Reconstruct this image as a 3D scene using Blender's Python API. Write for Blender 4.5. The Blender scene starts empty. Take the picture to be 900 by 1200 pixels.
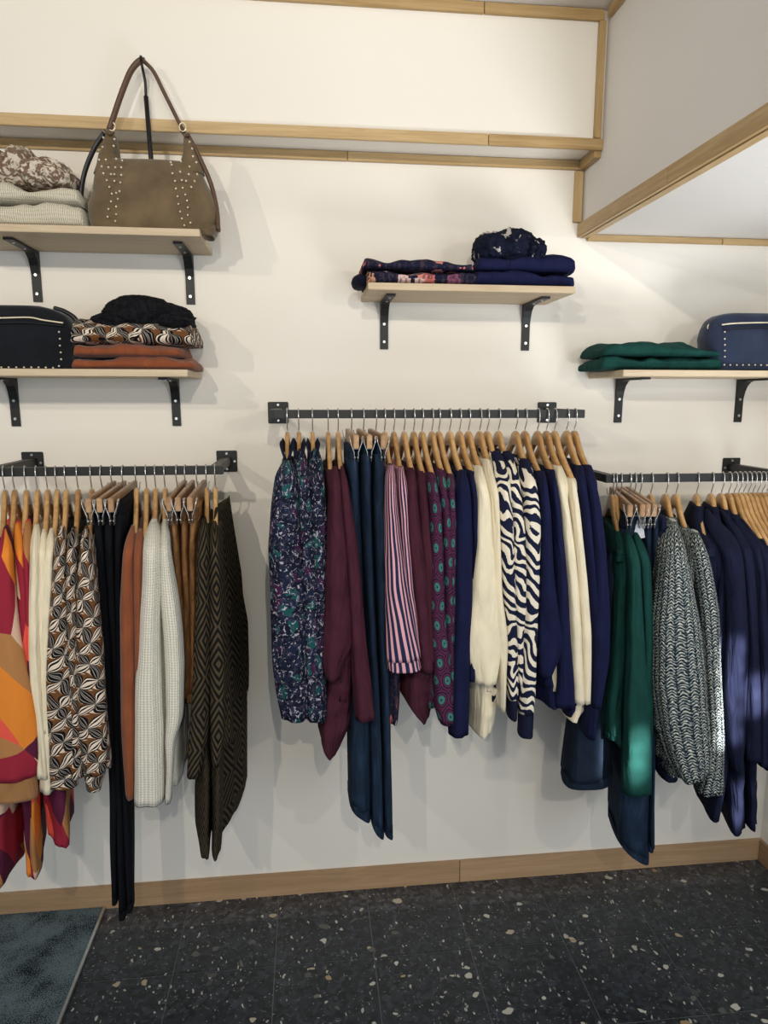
import bpy, bmesh, math, random
import numpy as np
from mathutils import Vector, noise as mnoise

# ------------------------------------------------------------------ camera, world, lights
SC = bpy.context.scene
COL = SC.collection
F_PX = 811.0; CAM_H = 1.70
YAW, PIT, ROL = math.radians(6.31), math.radians(9.32), math.radians(0.087)
WALL = 2.188                                   # distance of the back wall from the camera
_cy, _sy, _cp, _sp, _cr, _sr = math.cos(YAW), math.sin(YAW), math.cos(PIT), math.sin(PIT), math.cos(ROL), math.sin(ROL)
_f = np.array([_sy*_cp, _cy*_cp, -_sp]); _r = np.array([_cy, -_sy, 0.0]); _u = np.cross(_r, _f)
_r2 = _cr*_r + _sr*_u; _u2 = -_sr*_r + _cr*_u
CM = np.array([_r2, -_u2, _f])
from mathutils import Matrix
cd = bpy.data.cameras.new('camera'); cam = bpy.data.objects.new('camera', cd); COL.objects.link(cam)
cd.sensor_fit = 'VERTICAL'; cd.sensor_height = 24.0; cd.lens = 24.0*F_PX/1200.0
cd.clip_start = 0.05
m3 = Matrix((( _r2[0], _u2[0], -_f[0]), (_r2[1], _u2[1], -_f[1]), (_r2[2], _u2[2], -_f[2])))
cam.matrix_world = Matrix.Translation((0, 0, CAM_H)) @ m3.to_4x4()
SC.camera = cam

def at(x, y, Y):
    """photograph pixel (900x1200) -> world point on the plane at depth Y"""
    d = CM.T @ np.array([(x-450)/F_PX, (y-600)/F_PX, 1.0]); t = Y/d[1]
    return d[0]*t, CAM_H + d[2]*t

w = bpy.data.worlds.new('world'); SC.world = w; w.use_nodes = True
w.node_tree.nodes['Background'].inputs[0].default_value = (0.86, 0.93, 1.0, 1)
w.node_tree.nodes['Background'].inputs[1].default_value = 0.30
SC.view_settings.view_transform = 'Standard'; SC.view_settings.look = 'None'
SC.view_settings.exposure = -0.10; SC.view_settings.gamma = 1.0

def lamp(name, loc, target, power, color, size=0.05, cone=95, blend=0.6):
    l = bpy.data.lights.new(name, 'SPOT'); l.energy = power; l.color = color
    l.shadow_soft_size = size; l.spot_size = math.radians(cone); l.spot_blend = blend
    o = bpy.data.objects.new(name, l); COL.objects.link(o); o.location = loc
    o.rotation_euler = (Vector(target)-Vector(loc)).to_track_quat('-Z', 'Y').to_euler(); return o
def area(name, loc, target, power, color, sx, sy):
    l = bpy.data.lights.new(name, 'AREA'); l.energy = power; l.color = color
    l.shape = 'RECTANGLE'; l.size = sx; l.size_y = sy
    o = bpy.data.objects.new(name, l); COL.objects.link(o); o.location = loc
    o.rotation_euler = (Vector(target)-Vector(loc)).to_track_quat('-Z', 'Y').to_euler(); return o
WARM = (1.0, 0.91, 0.77)
lamp('ceiling_spot', (-0.80, -0.9, 2.62), (-0.55, 2.19, 1.9), 84, WARM, .012, 80, .9)
lamp('ceiling_spot', (0.14, -1.1, 2.62), (0.3, 2.19, 1.9), 82, WARM, .012, 80, .9)
lamp('ceiling_spot', (-1.9, -0.4, 2.62), (0.0, 2.19, 1.9), 50, WARM, .012, 80, .9)
lamp('ceiling_spot', (1.7, -1.4, 2.15), (0.8, 2.19, 1.6), 44, WARM, .02, 80, .9)
area('shop_window_daylight', (2.2, -1.6, 1.35), (0.6, 2.19, 1.2), 34, (0.84, 0.92, 1.0), 1.6, 1.8)
area('shop_front_daylight', (-0.6, -2.6, 1.2), (0.0, 2.19, 0.9), 26, (0.86, 0.93, 1.0), 2.4, 2.0)
area('bulkhead_underside_fill', (1.75, 0.1, 0.4), (1.5, 1.1, 2.2), 17, (0.97, 0.98, 1.0), 1.2, 0.8).data.spread = math.radians(75)  # added fill aimed up to brighten the bulkhead underside, standing in for bounced daylight
# late sun slipping in past the window frame, falls on the clothes at the right
for sx, sy_, sc_, sp in ((869, 762, .62, 9000), (867, 786, .68, 11000), (866, 812, .70, 11000), (864, 838, .70, 11000), (863, 864, .70, 11000), (884, 935, .55, 8000), (885, 960, .55, 8000), (749, 868, .42, 5000), (748, 886, .42, 6000), (747, 904, .42, 5000), (898, 806, .4, 9000), (898, 826, .4, 9000)):
    SUNX, SUNZ = at(sx, sy_, 1.64)
    lamp('sunlight_shaft', (2.15, -3.4, 2.75), (SUNX, 1.64, SUNZ), sp, (1.0, 0.98, 0.95), size=0.015, cone=sc_, blend=1.0)

# ------------------------------------------------------------------ material helpers
class G:
    def __init__(s, name):
        s.m = bpy.data.materials.new(name); s.m.use_nodes = True
        s.t = s.m.node_tree; s.p = s.t.nodes['Principled BSDF']
        s.p.inputs['Roughness'].default_value = 0.85; s.p.inputs['Specular IOR Level'].default_value = 0.12
    def n(s, ty, **k):
        o = s.t.nodes.new(ty)
        for a, b in k.items(): setattr(o, a, b)
        return o
    def put(s, sock, v):
        if isinstance(v, bpy.types.NodeSocket): s.t.links.new(v, sock)
        elif v is not None: sock.default_value = v
    def ma(s, op, a, b=None, c=None):
        o = s.n('ShaderNodeMath', operation=op); s.put(o.inputs[0], a)
        if b is not None: s.put(o.inputs[1], b)
        if c is not None: s.put(o.inputs[2], c)
        return o.outputs[0]
    def uv(s, rnd=True, name='uv'):
        u = s.n('ShaderNodeUVMap'); u.uv_map = name
        sp = s.n('ShaderNodeSeparateXYZ'); s.put(sp.inputs[0], u.outputs[0])
        x, y = sp.outputs[0], sp.outputs[1]
        if rnd:
            r = s.n('ShaderNodeObjectInfo').outputs['Random']
            x = s.ma('ADD', x, s.ma('MULTIPLY', r, 0.73)); y = s.ma('ADD', y, s.ma('MULTIPLY', r, 1.37))
        return x, y
    def xyz(s, x, y, z=0.0):
        c = s.n('ShaderNodeCombineXYZ'); s.put(c.inputs[0], x); s.put(c.inputs[1], y); s.put(c.inputs[2], z); return c.outputs[0]
    def obj(s): return s.n('ShaderNodeTexCoord').outputs['Object']
    def noise(s, vec, scale, detail=2, dist=0.0, rough=0.5):
        o = s.n('ShaderNodeTexNoise'); s.put(o.inputs['Vector'], vec); o.inputs['Scale'].default_value = scale
        o.inputs['Detail'].default_value = detail; o.inputs['Distortion'].default_value = dist; o.inputs['Roughness'].default_value = rough
        return o.outputs['Fac']
    def vor(s, vec, scale, feature='F1', out='Distance', rnd=1.0):
        o = s.n('ShaderNodeTexVoronoi', feature=feature); s.put(o.inputs['Vector'], vec); o.inputs['Scale'].default_value = scale
        o.inputs['Randomness'].default_value = rnd
        return o.outputs[out]
    def ramp(s, fac, stops, mode='LINEAR'):
        o = s.n('ShaderNodeValToRGB'); s.put(o.inputs[0], fac); cr = o.color_ramp; cr.interpolation = mode
        while len(cr.elements) < len(stops): cr.elements.new(0.5)
        for e, (p, c) in zip(cr.elements, stops): e.position = p; e.color = (*c[:3], 1)
        return o.outputs[0]
    def mix(s, f, a, b):
        o = s.n('ShaderNodeMix', data_type='RGBA'); s.put(o.inputs[0], f)
        s.put(o.inputs[6], (*a, 1) if isinstance(a, tuple) else a); s.put(o.inputs[7], (*b, 1) if isinstance(b, tuple) else b)
        return o.outputs[2]
    def bump(s, h, strength=0.4, dist=0.002, prev=None):
        o = s.n('ShaderNodeBump'); o.inputs['Strength'].default_value = strength; o.inputs['Distance'].default_value = dist
        s.put(o.inputs['Height'], h)
        if prev is not None: s.put(o.inputs['Normal'], prev)
        s.put(s.p.inputs['Normal'], o.outputs[0]); return o.outputs[0]
    def col(s, c):
        s.put(s.p.inputs['Base Color'], (*c, 1) if isinstance(c, tuple) else c); return s
    def rough(s, r): s.put(s.p.inputs['Roughness'], r); return s

def C(h):
    """sRGB hex -> linear"""
    v = [int(h[i:i+2], 16)/255 for i in (0, 2, 4)]
    return tuple(x/12.92 if x <= 0.04045 else ((x+0.055)/1.055)**2.4 for x in v)

def frac_grid(g, x, y, nx, ny, brick=False):
    X = g.ma('MULTIPLY', x, nx); Y = g.ma('MULTIPLY', y, ny)
    if brick: X = g.ma('ADD', X, g.ma('MULTIPLY', g.ma('MODULO', g.ma('FLOOR', Y), 2.0), 0.5))
    return g.ma('FRACT', g.ma('ADD', X, 50.0)), g.ma('FRACT', g.ma('ADD', Y, 50.0))

def fabric(name, color, weave=900, var=0.10, creases=0.5, rough=0.9, sheen=0.25):
    g = G(name); x, y = g.uv(); v = g.xyz(x, y)
    n = g.noise(g.xyz(g.ma('MULTIPLY', x, 1.0), g.ma('MULTIPLY', y, .5)), 30, 3)
    dark = tuple(c*(1-var*1.6) for c in color); lite = tuple(min(1, c*(1+var)) for c in color)
    g.col(g.ramp(n, [(0.3, dark), (0.7, lite)])).rough(rough)
    b = g.bump(g.noise(g.xyz(g.ma('MULTIPLY', x, 2.0), g.ma('MULTIPLY', y, .45)), 15, 3, .8), creases*1.5, 0.012)
    g.bump(g.noise(v, weave, 1), 0.22, 0.001, b)
    g.p.inputs['Sheen Weight'].default_value = sheen; g.p.inputs['Sheen Roughness'].default_value = .5
    return g.m

M = {}
def plain(name, color, rough=0.5, metal=0.0):
    g = G(name); n = g.noise(g.obj(), 60, 3)
    g.col(g.ramp(n, [(0.3, tuple(c*.88 for c in color)), (0.7, tuple(min(1, c*1.08) for c in color))]))
    g.p.inputs['Specular IOR Level'].default_value = .45
    g.rough(g.ma('ADD', rough-.05, g.ma('MULTIPLY', n, .1))); g.p.inputs['Metallic'].default_value = metal
    return g.m

def wall_mat(name, c, s=.05):
    g = G(name); co = g.obj(); n = g.noise(co, 1.4, 4)
    g.col(g.ramp(n, [(0.35, tuple(k*(1-s*.6) for k in c)), (0.65, c)])).rough(0.82)
    g.bump(g.noise(co, 240, 2), 0.06, 0.001); return g.m
M['wall'] = wall_mat('painted_plaster_white', C('EDE8DE'))
M['wall_grey'] = wall_mat('painted_panel_white', C('DEDBD6'))

def wood(name, a, b, axis=0, scale=1.0, rough=.45):
    g = G(name); co = g.obj(); mp = g.n('ShaderNodeMapping'); g.put(mp.inputs[0], co)
    r = g.n('ShaderNodeObjectInfo').outputs['Random']
    g.put(mp.inputs['Location'], g.xyz(g.ma('MULTIPLY', r, 7.0), g.ma('MULTIPLY', r, 3.0), 0.0))
    sc = [55, 55, 55]; sc[axis] = 3.0; mp.inputs['Scale'].default_value = [k*scale for k in sc]
    n = g.noise(mp.outputs[0], 1.0, 5, 1.2, .6)
    n2 = g.noise(mp.outputs[0], 6.0, 2)
    f = g.ma('ADD', g.ma('MULTIPLY', n, .8), g.ma('MULTIPLY', n2, .2))
    f = g.ma('ADD', f, g.ma('MULTIPLY', g.ma('SUBTRACT', r, .5), .22))
    g.col(g.ramp(f, [(0.28, b), (0.5, tuple((p+q)/2 for p, q in zip(a, b))), (0.72, a)])).rough(rough)
    g.bump(n, 0.12, 0.001); g.p.inputs['Specular IOR Level'].default_value = .45; return g.m
M['pine_x'] = wood('pine_batten', C('C6AA7C'), C('9E8052'), 0)
M['pine_y'] = wood('pine_batten_depth', C('C6AA7C'), C('9E8052'), 1)
M['pine_z'] = wood('pine_batten_upright', C('C6AA7C'), C('9E8052'), 2)
M['skirt'] = wood('oak_skirting', C('BB9B78'), C('9C7C5B'), 0, .8)
M['shelf'] = wood('pale_oak_shelf', C('CDBCA0'), C('B39E80'), 0, 1.6, .55)
M['hanger'] = wood('beech_hanger', C('D6AE78'), C('A87C4A'), 1, .8, .32)
M['clipwood'] = wood('dark_beech_bar', C('C09A72'), C('8A6748'), 1, .8, .4)
M['black'] = plain('black_powder_coated_steel', C('1D1E1F'), .48, .2)
M['chrome'] = plain('polished_steel_wire', C('CFCFCF'), .25, .8)
M['screw'] = plain('bright_screw', C('C9C9C9'), .3, .9)
M['gold'] = plain('pale_gold_metal', C('E6DCC0'), .3, .35)
M['leather'] = plain('brown_leather', C('58402F'), .5)
M['leather_black'] = plain('black_leather', C('1E1E22'), .42)
M['card'] = plain('white_card', C('D8D9E0'), .7)
M['ink'] = plain('dark_ink', C('333640'), .7)

def floor_mat(name, base):
    g = G(name); co = g.obj(); tn = g.n('ShaderNodeNewGeometry').outputs['Position']
    w1 = g.noise(tn, 9, 3); wc = g.n('ShaderNodeTexNoise'); g.put(wc.inputs['Vector'], tn); wc.inputs['Scale'].default_value = 26; wc.inputs['Detail'].default_value = 2
    mv = g.n('ShaderNodeVectorMath', operation='MULTIPLY_ADD'); g.put(mv.inputs[0], wc.outputs['Color']); mv.inputs[1].default_value = (.03, .03, 0); g.put(mv.inputs[2], tn)
    P = mv.outputs[0]
    def chips(scale, thr, size, squash):
        mp = g.n('ShaderNodeMapping'); g.put(mp.inputs[0], P); mp.inputs['Scale'].default_value = squash; mp.inputs['Rotation'].default_value = (0, 0, scale*.07)
        v = g.n('ShaderNodeTexVoronoi', feature='F1'); g.put(v.inputs['Vector'], mp.outputs[0]); v.inputs['Scale'].default_value = scale
        s = g.n('ShaderNodeSeparateColor'); g.put(s.inputs[0], v.outputs['Color'])
        pick = g.ma('GREATER_THAN', s.outputs[0], thr)
        near = g.ma('LESS_THAN', v.outputs['Distance'], g.ma('MULTIPLY', s.outputs[1], size))
        return g.ma('MULTIPLY', pick, near), s.outputs[2]
    vb = g.n('ShaderNodeTexVoronoi', feature='F1'); g.put(vb.inputs['Vector'], P); vb.inputs['Scale'].default_value = 75
    sb = g.n('ShaderNodeSeparateColor'); g.put(sb.inputs[0], vb.outputs['Color'])
    basec = g.ramp(g.ma('ADD', g.ma('MULTIPLY', sb.outputs[0], .75), g.ma('MULTIPLY', w1, .3)), [(0.1, tuple(c*.42 for c in base)), (0.55, base), (0.8, tuple(c*1.5 for c in base)), (1.0, tuple(c*2.8 for c in base))])
    c1, k1 = chips(34, .83, .52, (1, 1.3, 1)); c2, k2 = chips(80, .82, .5, (1.6, .8, 1)); c3, k3 = chips(170, .85, .42, (.8, 1.6, 1))
    a = g.mix(c3, basec, g.ramp(k3, [(0, C('6C6E6C')), (1, C('A5A5A0'))]))
    a = g.mix(c2, a, g.ramp(k2, [(0, C('55554F')), (.5, C('8F8F88')), (1, C('CFCEC4'))]))
    a = g.mix(c1, a, g.ramp(k1, [(0, C('3F4242')), (.35, C('706F68')), (.65, C('BEBCB0')), (.9, C('D6D2C4')), (1, C('A88D62'))]))
    g.p.inputs['Specular IOR Level'].default_value = .5
    g.col(a).rough(g.ma('ADD', .24, g.ma('MULTIPLY', w1, .25))); return g.m
M['tile'] = floor_mat('dark_terrazzo', C('2B3036'))
M['tile_border'] = floor_mat('dusty_dark_terrazzo', C('43454A'))
M['grout'] = plain('grout', C('74787B'), .9)

def mat_mat():
    g = G('entrance_mat_carpet'); co = g.n('ShaderNodeNewGeometry').outputs['Position']
    f = g.ma('ADD', g.ma('MULTIPLY', g.noise(co, 9, 4, 0, .7), .42), g.ma('MULTIPLY', g.noise(co, 300, 2), .68))
    g.col(g.ramp(f, [(0.46, C('12171A')), (0.50, C('46535A')), (0.60, C('75858B'))])).rough(1.0)
    g.bump(g.noise(co, 420, 2), .8, .004); return g.m
M['mat'] = mat_mat()

# plain fabrics
for k, h in dict(cream='E6DBC0', ivory='E0D5B8', rust='864B30', burgundy='45222F', navy='171B3B', green='17403B',
                 black_cloth='111319', dark_navy='191D33', denim_dark='1C2736', tan='9C7148').items():
    M[k] = fabric('cloth_'+k, C(h), sheen=(.0 if k in ('burgundy', 'navy', 'green', 'black_cloth', 'dark_navy', 'denim_dark') else .15), var=.12 if k not in ('cream',) else .05)

def denim():
    g = G('blue_denim'); x, y = g.uv(); n = g.noise(g.xyz(x, g.ma('MULTIPLY', y, .25)), 40, 3)
    tw = g.noise(g.xyz(g.ma('ADD', x, y), g.ma('MULTIPLY', g.ma('SUBTRACT', x, y), .15)), 700, 2)
    f = g.ma('ADD', g.ma('MULTIPLY', n, .6), g.ma('MULTIPLY', tw, .4))
    g.col(g.ramp(f, [(0.3, C('131B27')), (0.55, C('1F2E42')), (0.75, C('364A62'))])).rough(.9)
    g.bump(tw, .3, .001, g.bump(g.noise(g.xyz(x, y), 22, 3), .45, .008)); return g.m
M['denim'] = denim()
def corduroy():
    g = G('brown_corduroy'); x, y = g.uv(); r = g.ma('SINE', g.ma('MULTIPLY', x, 1500.0))
    g.col(g.ramp(g.ma('ADD', g.ma('MULTIPLY', r, .2), g.noise(g.xyz(x, y), 24, 3)), [(0.2, C('68462B')), (0.8, C('A67A50'))])).rough(.9)
    g.bump(r, .4, .0015, g.bump(g.noise(g.xyz(x, y), 26, 3, 1), .8, .012)); return g.m
M['cord'] = corduroy()
def waffle(name, base, hole, nx=150, ny=150):
    g = G(name); x, y = g.uv(False); fx, fy = frac_grid(g, x, y, nx, ny)
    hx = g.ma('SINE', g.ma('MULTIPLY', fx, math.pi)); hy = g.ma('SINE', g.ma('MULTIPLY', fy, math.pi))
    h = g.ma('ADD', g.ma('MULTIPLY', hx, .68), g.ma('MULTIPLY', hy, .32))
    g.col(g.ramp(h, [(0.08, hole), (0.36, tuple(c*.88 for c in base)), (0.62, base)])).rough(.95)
    g.bump(h, .8, .003, g.bump(g.noise(g.xyz(x, y), 18, 2), .4, .008)); g.p.inputs['Sheen Weight'].default_value = .2; return g.m
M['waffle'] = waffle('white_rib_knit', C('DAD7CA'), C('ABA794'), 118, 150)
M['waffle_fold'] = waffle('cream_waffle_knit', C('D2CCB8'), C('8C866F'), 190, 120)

def leaf():
    g = G('leaf_print_cloth'); x, y = g.uv()
    wx = g.noise(g.xyz(x, y), 14, 1); x = g.ma('ADD', x, g.ma('MULTIPLY', g.ma('SUBTRACT', wx, .5), .05)); y = g.ma('ADD', y, g.ma('MULTIPLY', g.ma('SUBTRACT', g.noise(g.xyz(y, x), 12, 1), .5), .05))
    a = math.radians(38); ca, sa = math.cos(a), math.sin(a)
    p = g.ma('MULTIPLY', g.ma('ADD', g.ma('MULTIPLY', x, ca), g.ma('MULTIPLY', y, sa)), 21.0)
    q = g.ma('MULTIPLY', g.ma('SUBTRACT', g.ma('MULTIPLY', y, ca), g.ma('MULTIPLY', x, sa)), 24.0)
    fp = g.ma('FRACT', g.ma('ADD', p, 90.0)); fq = g.ma('FRACT', g.ma('ADD', q, 90.0))
    def lens(u, v):       # leaf along the u edge of the cell: |v-centre| < w*sin(pi u)
        d = g.ma('ABSOLUTE', g.ma('SUBTRACT', v, .5)); wd = g.ma('MULTIPLY', g.ma('SINE', g.ma('MULTIPLY', u, math.pi)), .25)
        return g.ma('DIVIDE', d, g.ma('MAXIMUM', wd, .001))
    sq = g.ma('FRACT', g.ma('ADD', fq, .5)); sp_ = g.ma('FRACT', g.ma('ADD', fp, .5))
    l1 = lens(fp, sq); l2 = lens(fq, sp_)
    in1 = g.ma('LESS_THAN', l1, 1.0); in2 = g.ma('LESS_THAN', l2, 1.0)
    out1 = g.ma('LESS_THAN', l1, 1.28); out2 = g.ma('LESS_THAN', l2, 1.28)
    st = g.ma('GREATER_THAN', g.ma('SINE', g.ma('MULTIPLY', l1, 9.0)), .1)
    st2 = g.ma('GREATER_THAN', g.ma('SINE', g.ma('MULTIPLY', l2, 10.0)), .82)
    stb = g.ma('GREATER_THAN', g.ma('SINE', g.ma('MULTIPLY', g.ma('ADD', fp, g.ma('MULTIPLY', fq, .4)), 22.0)), -.35)
    half = g.ma('GREATER_THAN', g.ma('ADD', fp, fq), 1.05)
    bg = g.mix(g.ma('MULTIPLY', half, stb), C('6B4628'), C('D9C4AE'))
    BK, CR = C('101116'), C('E2D3C2')
    c = g.mix(out1, bg, BK); c = g.mix(g.ma('MULTIPLY', in1, st), c, CR)
    c = g.mix(out2, c, BK); c = g.mix(g.ma('MULTIPLY', in2, st2), c, C('A79E94'))
    g.col(c).rough(.8); g.bump(g.noise(g.xyz(x, y), 20, 3), .5, .008); return g.m
M['leaf'] = leaf()

def blocks():
    g = G('colour_block_cloth'); x, y = g.uv(False)
    r = g.ma('MULTIPLY', g.n('ShaderNodeObjectInfo').outputs['Random'], 5.0)
    v = g.xyz(g.ma('ADD', x, g.ma('MULTIPLY', g.noise(g.xyz(x, y), 3, 0), .10)), g.ma('ADD', g.ma('MULTIPLY', y, .8), g.ma('MULTIPLY', x, .6)), r)
    c = g.vor(v, 9.5, 'F1', 'Color'); s = g.n('ShaderNodeSeparateColor'); g.put(s.inputs[0], c)
    g.col(g.ramp(s.outputs[0], [(0, C('55213A')), (.26, C('93293A')), (.44, C('DC8433')), (.60, C('AD7A4C')), (.74, C('E0594A')), (.87, C('D5B49B'))], 'CONSTANT')).rough(.85)
    g.bump(g.noise(g.xyz(x, g.ma('MULTIPLY', y, .4)), 26, 3), .6, .008); return g.m
M['blocks'] = blocks()

def chevron():
    g = G('diamond_jacquard'); x, y = g.uv()
    fx, fy = frac_grid(g, x, y, 11, 5.2)
    d = g.ma('ADD', g.ma('ABSOLUTE', g.ma('SUBTRACT', fx, .5)), g.ma('MULTIPLY', g.ma('ABSOLUTE', g.ma('SUBTRACT', fy, .5)), 1.5))
    f = g.ma('GREATER_THAN', g.ma('SINE', g.ma('MULTIPLY', d, 34.0)), .05)
    g.col(g.mix(f, C('141517'), C('4A3F2E'))).rough(.95)
    g.bump(f, .3, .001, g.bump(g.noise(g.xyz(x, y), 14, 3), .5, .01)); return g.m
M['chevron'] = chevron()

def scribble():
    g = G('navy_paisley_print'); x, y = g.uv(); v = g.xyz(x, y)
    n = g.n('ShaderNodeTexNoise'); g.put(n.inputs['Vector'], v); n.inputs['Scale'].default_value = 40; n.inputs['Detail'].default_value = 2
    mv = g.n('ShaderNodeVectorMath', operation='MULTIPLY_ADD'); g.put(mv.inputs[0], n.outputs['Color']); mv.inputs[1].default_value = (.045, .045, 0); g.put(mv.inputs[2], v)
    e = g.vor(mv.outputs[0], 62, 'DISTANCE_TO_EDGE'); e2 = g.vor(mv.outputs[0], 120, 'DISTANCE_TO_EDGE')
    line = g.ma('LESS_THAN', e, .042); line2 = g.ma('MULTIPLY', g.ma('LESS_THAN', e2, .09), g.ma('GREATER_THAN', g.noise(v, 50, 1), .5))
    s = g.n('ShaderNodeSeparateColor'); g.put(s.inputs[0], g.vor(mv.outputs[0], 48, 'F1', 'Color'))
    basec = g.ramp(s.outputs[0], [(0, C('121628')), (.55, C('182036')), (.72, C('184A4C')), (.86, C('3A1C3C')), (.91, C('192138'))], 'CONSTANT')
    brk = g.ma('GREATER_THAN', g.noise(v, 90, 1), .53)
    c = g.mix(g.ma('MULTIPLY', line, brk), basec, C('A9A5B0')); c = g.mix(g.ma('MULTIPLY', line2, .35), c, C('4E4C66'))
    g.col(c).rough(.85); g.bump(g.noise(v, 20, 3), .5, .009); return g.m
M['paisley'] = scribble()

def stripes():
    g = G('pink_navy_stripe'); x, y = g.uv(False); xx = g.ma('ADD', x, g.ma('MULTIPLY', g.noise(g.xyz(x, y), 7, 1), .02))
    f = g.ma('FRACT', g.ma('ADD', g.ma('MULTIPLY', g.ma('ADD', xx, g.ma('MULTIPLY', y, .04)), 68.0), 90.0))
    g.col(g.ramp(f, [(0, C('242A48')), (.55, C('D9A2AC'))], 'CONSTANT')).rough(.85)
    g.bump(g.noise(g.xyz(x, y), 20, 3), .45, .008); return g.m
M['stripe'] = stripes()

def rings():
    g = G('ring_print_cloth'); x, y = g.uv(); fx, fy = frac_grid(g, g.ma('ADD', x, g.ma('MULTIPLY', g.noise(g.xyz(x, y), 12, 1), .02)), y, 23, 20, True)
    dx = g.ma('SUBTRACT', fx, .5); dy = g.ma('SUBTRACT', fy, .5)
    d = g.ma('SQRT', g.ma('ADD', g.ma('MULTIPLY', dx, dx), g.ma('MULTIPLY', dy, dy)))
    c = g.ramp(d, [(0, C('1D2A38')), (.06, C('3D706C')), (.24, C('1D1C30')), (.29, C('602845')), (.36, C('1E1D33')), (.45, C('602845')), (.52, C('1E1D33')), (.60, C('602845')), (.66, C('1E1D33'))], 'CONSTANT')
    g.col(c).rough(.85); g.bump(g.noise(g.xyz(x, y), 20, 3), .5, .009); return g.m
M['rings'] = rings()

def zebra():
    g = G('zebra_knit'); x, y = g.uv()
    v = g.xyz(x, g.ma('MULTIPLY', y, .9))
    q = g.noise(v, 11, 1, .6); st = g.ma('SINE', g.ma('ADD', g.ma('ADD', g.ma('MULTIPLY', q, 26.0), g.ma('MULTIPLY', y, 185.0)), g.ma('MULTIPLY', x, 70.0)))
    st = g.ma('ADD', st, g.ma('MULTIPLY', g.ma('SUBTRACT', g.noise(v, 260, 1), .5), .9))
    g.col(g.mix(g.ma('GREATER_THAN', st, .05), C('1A1F38'), C('E4DBC8'))).rough(.95)
    g.bump(g.noise(g.xyz(x, y), 320, 2), .5, .002, g.bump(st, .3, .002)); return g.m
M['zebra'] = zebra()

def chunky():
    g = G('chunky_marl_knit'); x, y = g.uv(False)
    y = g.ma('ADD', y, g.ma('MULTIPLY', g.noise(g.xyz(x, y), 40, 1), .006))
    X = g.ma('MULTIPLY', x, 46.0); fx = g.ma('FRACT', g.ma('ADD', X, 50.0))
    ph = g.ma('ADD', g.ma('MULTIPLY', g.ma('ADD', y, g.ma('MULTIPLY', g.noise(g.xyz(x, y), 60, 2), .012)), 115.0), g.ma('MULTIPLY', g.ma('COSINE', g.ma('MULTIPLY', fx, 6.283)), .42))
    fy = g.ma('FRACT', g.ma('ADD', ph, 90.0)); loop = g.ma('MULTIPLY', g.ma('SINE', g.ma('MULTIPLY', fy, math.pi)), g.ma('POWER', g.ma('SINE', g.ma('MULTIPLY', fx, math.pi)), .3))
    n = g.noise(g.xyz(x, g.ma('MULTIPLY', y, 1.6)), 130, 2)
    f = g.ma('ADD', g.ma('MULTIPLY', loop, .40), g.ma('MULTIPLY', n, 1.0))
    hgt = g.noise(g.xyz(0.0, y), 3.5, 0)
    light = g.ramp(f, [(0.50, C('161D28')), (0.68, C('35444E')), (0.80, C('97A19F')), (.95, C('D2D1C4'))])
    g.col(light).rough(.97); g.bump(loop, .9, .006, g.bump(g.noise(g.xyz(x, y), 14, 2), .4, .01)); return g.m
M['chunky'] = chunky()

def blooms(name, bg, scale, cols):
    g = G(name); x, y = g.uv(); v = g.xyz(x, y)
    n = g.n('ShaderNodeTexNoise'); g.put(n.inputs['Vector'], v); n.inputs['Scale'].default_value = 60
    mv = g.n('ShaderNodeVectorMath', operation='MULTIPLY_ADD'); g.put(mv.inputs[0], n.outputs['Color']); mv.inputs[1].default_value = (.03, .03, 0); g.put(mv.inputs[2], v)
    vo = g.n('ShaderNodeTexVoronoi', feature='F1'); g.put(vo.inputs['Vector'], mv.outputs[0]); vo.inputs['Scale'].default_value = scale
    s = g.n('ShaderNodeSeparateColor'); g.put(s.inputs[0], vo.outputs['Color'])
    c = g.ramp(s.outputs[0], cols, 'CONSTANT'); m = g.ma('LESS_THAN', vo.outputs['Distance'], g.ma('ADD', .22, g.ma('MULTIPLY', s.outputs[1], .3)))
    ring = g.ma('LESS_THAN', g.ma('ABSOLUTE', g.ma('SUBTRACT', vo.outputs['Distance'], .2)), .04)
    c = g.mix(g.ma('MULTIPLY', m, g.ma('SUBTRACT', 1.0, g.ma('MULTIPLY', ring, .6))), bg, c)
    e = g.ma('LESS_THAN', g.vor(mv.outputs[0], scale*2.2, 'DISTANCE_TO_EDGE'), .05)
    c = g.mix(g.ma('MULTIPLY', e, .15), c, C('8E6A5E'))
    g.col(c).rough(.85); g.bump(g.noise(v, 24, 3), .6, .008); return g.m
M['floral'] = blooms('navy_floral_cloth', C('1A1D33'), 22, [(0, C('BE6A66')), (.35, C('B98A6E')), (.5, C('D5B6B0')), (.62, C('7A4A62')), (.8, C('C87F77'))])
def scarf_mat(name, a, b, thr, scale, dist=2.0):
    g = G(name); co = g.obj(); n = g.noise(co, scale, 3, dist)
    g.col(g.ramp(n, [(thr-.02, a), (thr+.02, b)])).rough(.9); g.bump(g.noise(co, 40, 3), .6, .01); return g.m
M['scarf_brown'] = scarf_mat('cream_brown_paisley', C('7C6756'), C('CFC5B6'), .50, 34)
M['scarf_bw'] = scarf_mat('navy_white_print', C('151A2C'), C('BDB9B4'), .60, 14)
M['scarf_black'] = scarf_mat('black_gauze', C('101116'), C('1A1B20'), .5, 40)
def suede(name, c):
    g = G(name); co = g.obj(); n = g.noise(co, 16, 5)
    g.col(g.ramp(n, [(0.3, tuple(k*.75 for k in c)), (0.7, tuple(min(1, k*1.2) for k in c))])).rough(.95)
    g.p.inputs['Sheen Weight'].default_value = .3; g.bump(g.noise(co, 300, 2), .3, .001, g.bump(g.noise(co, 9, 2), .4, .02)); return g.m
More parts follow.
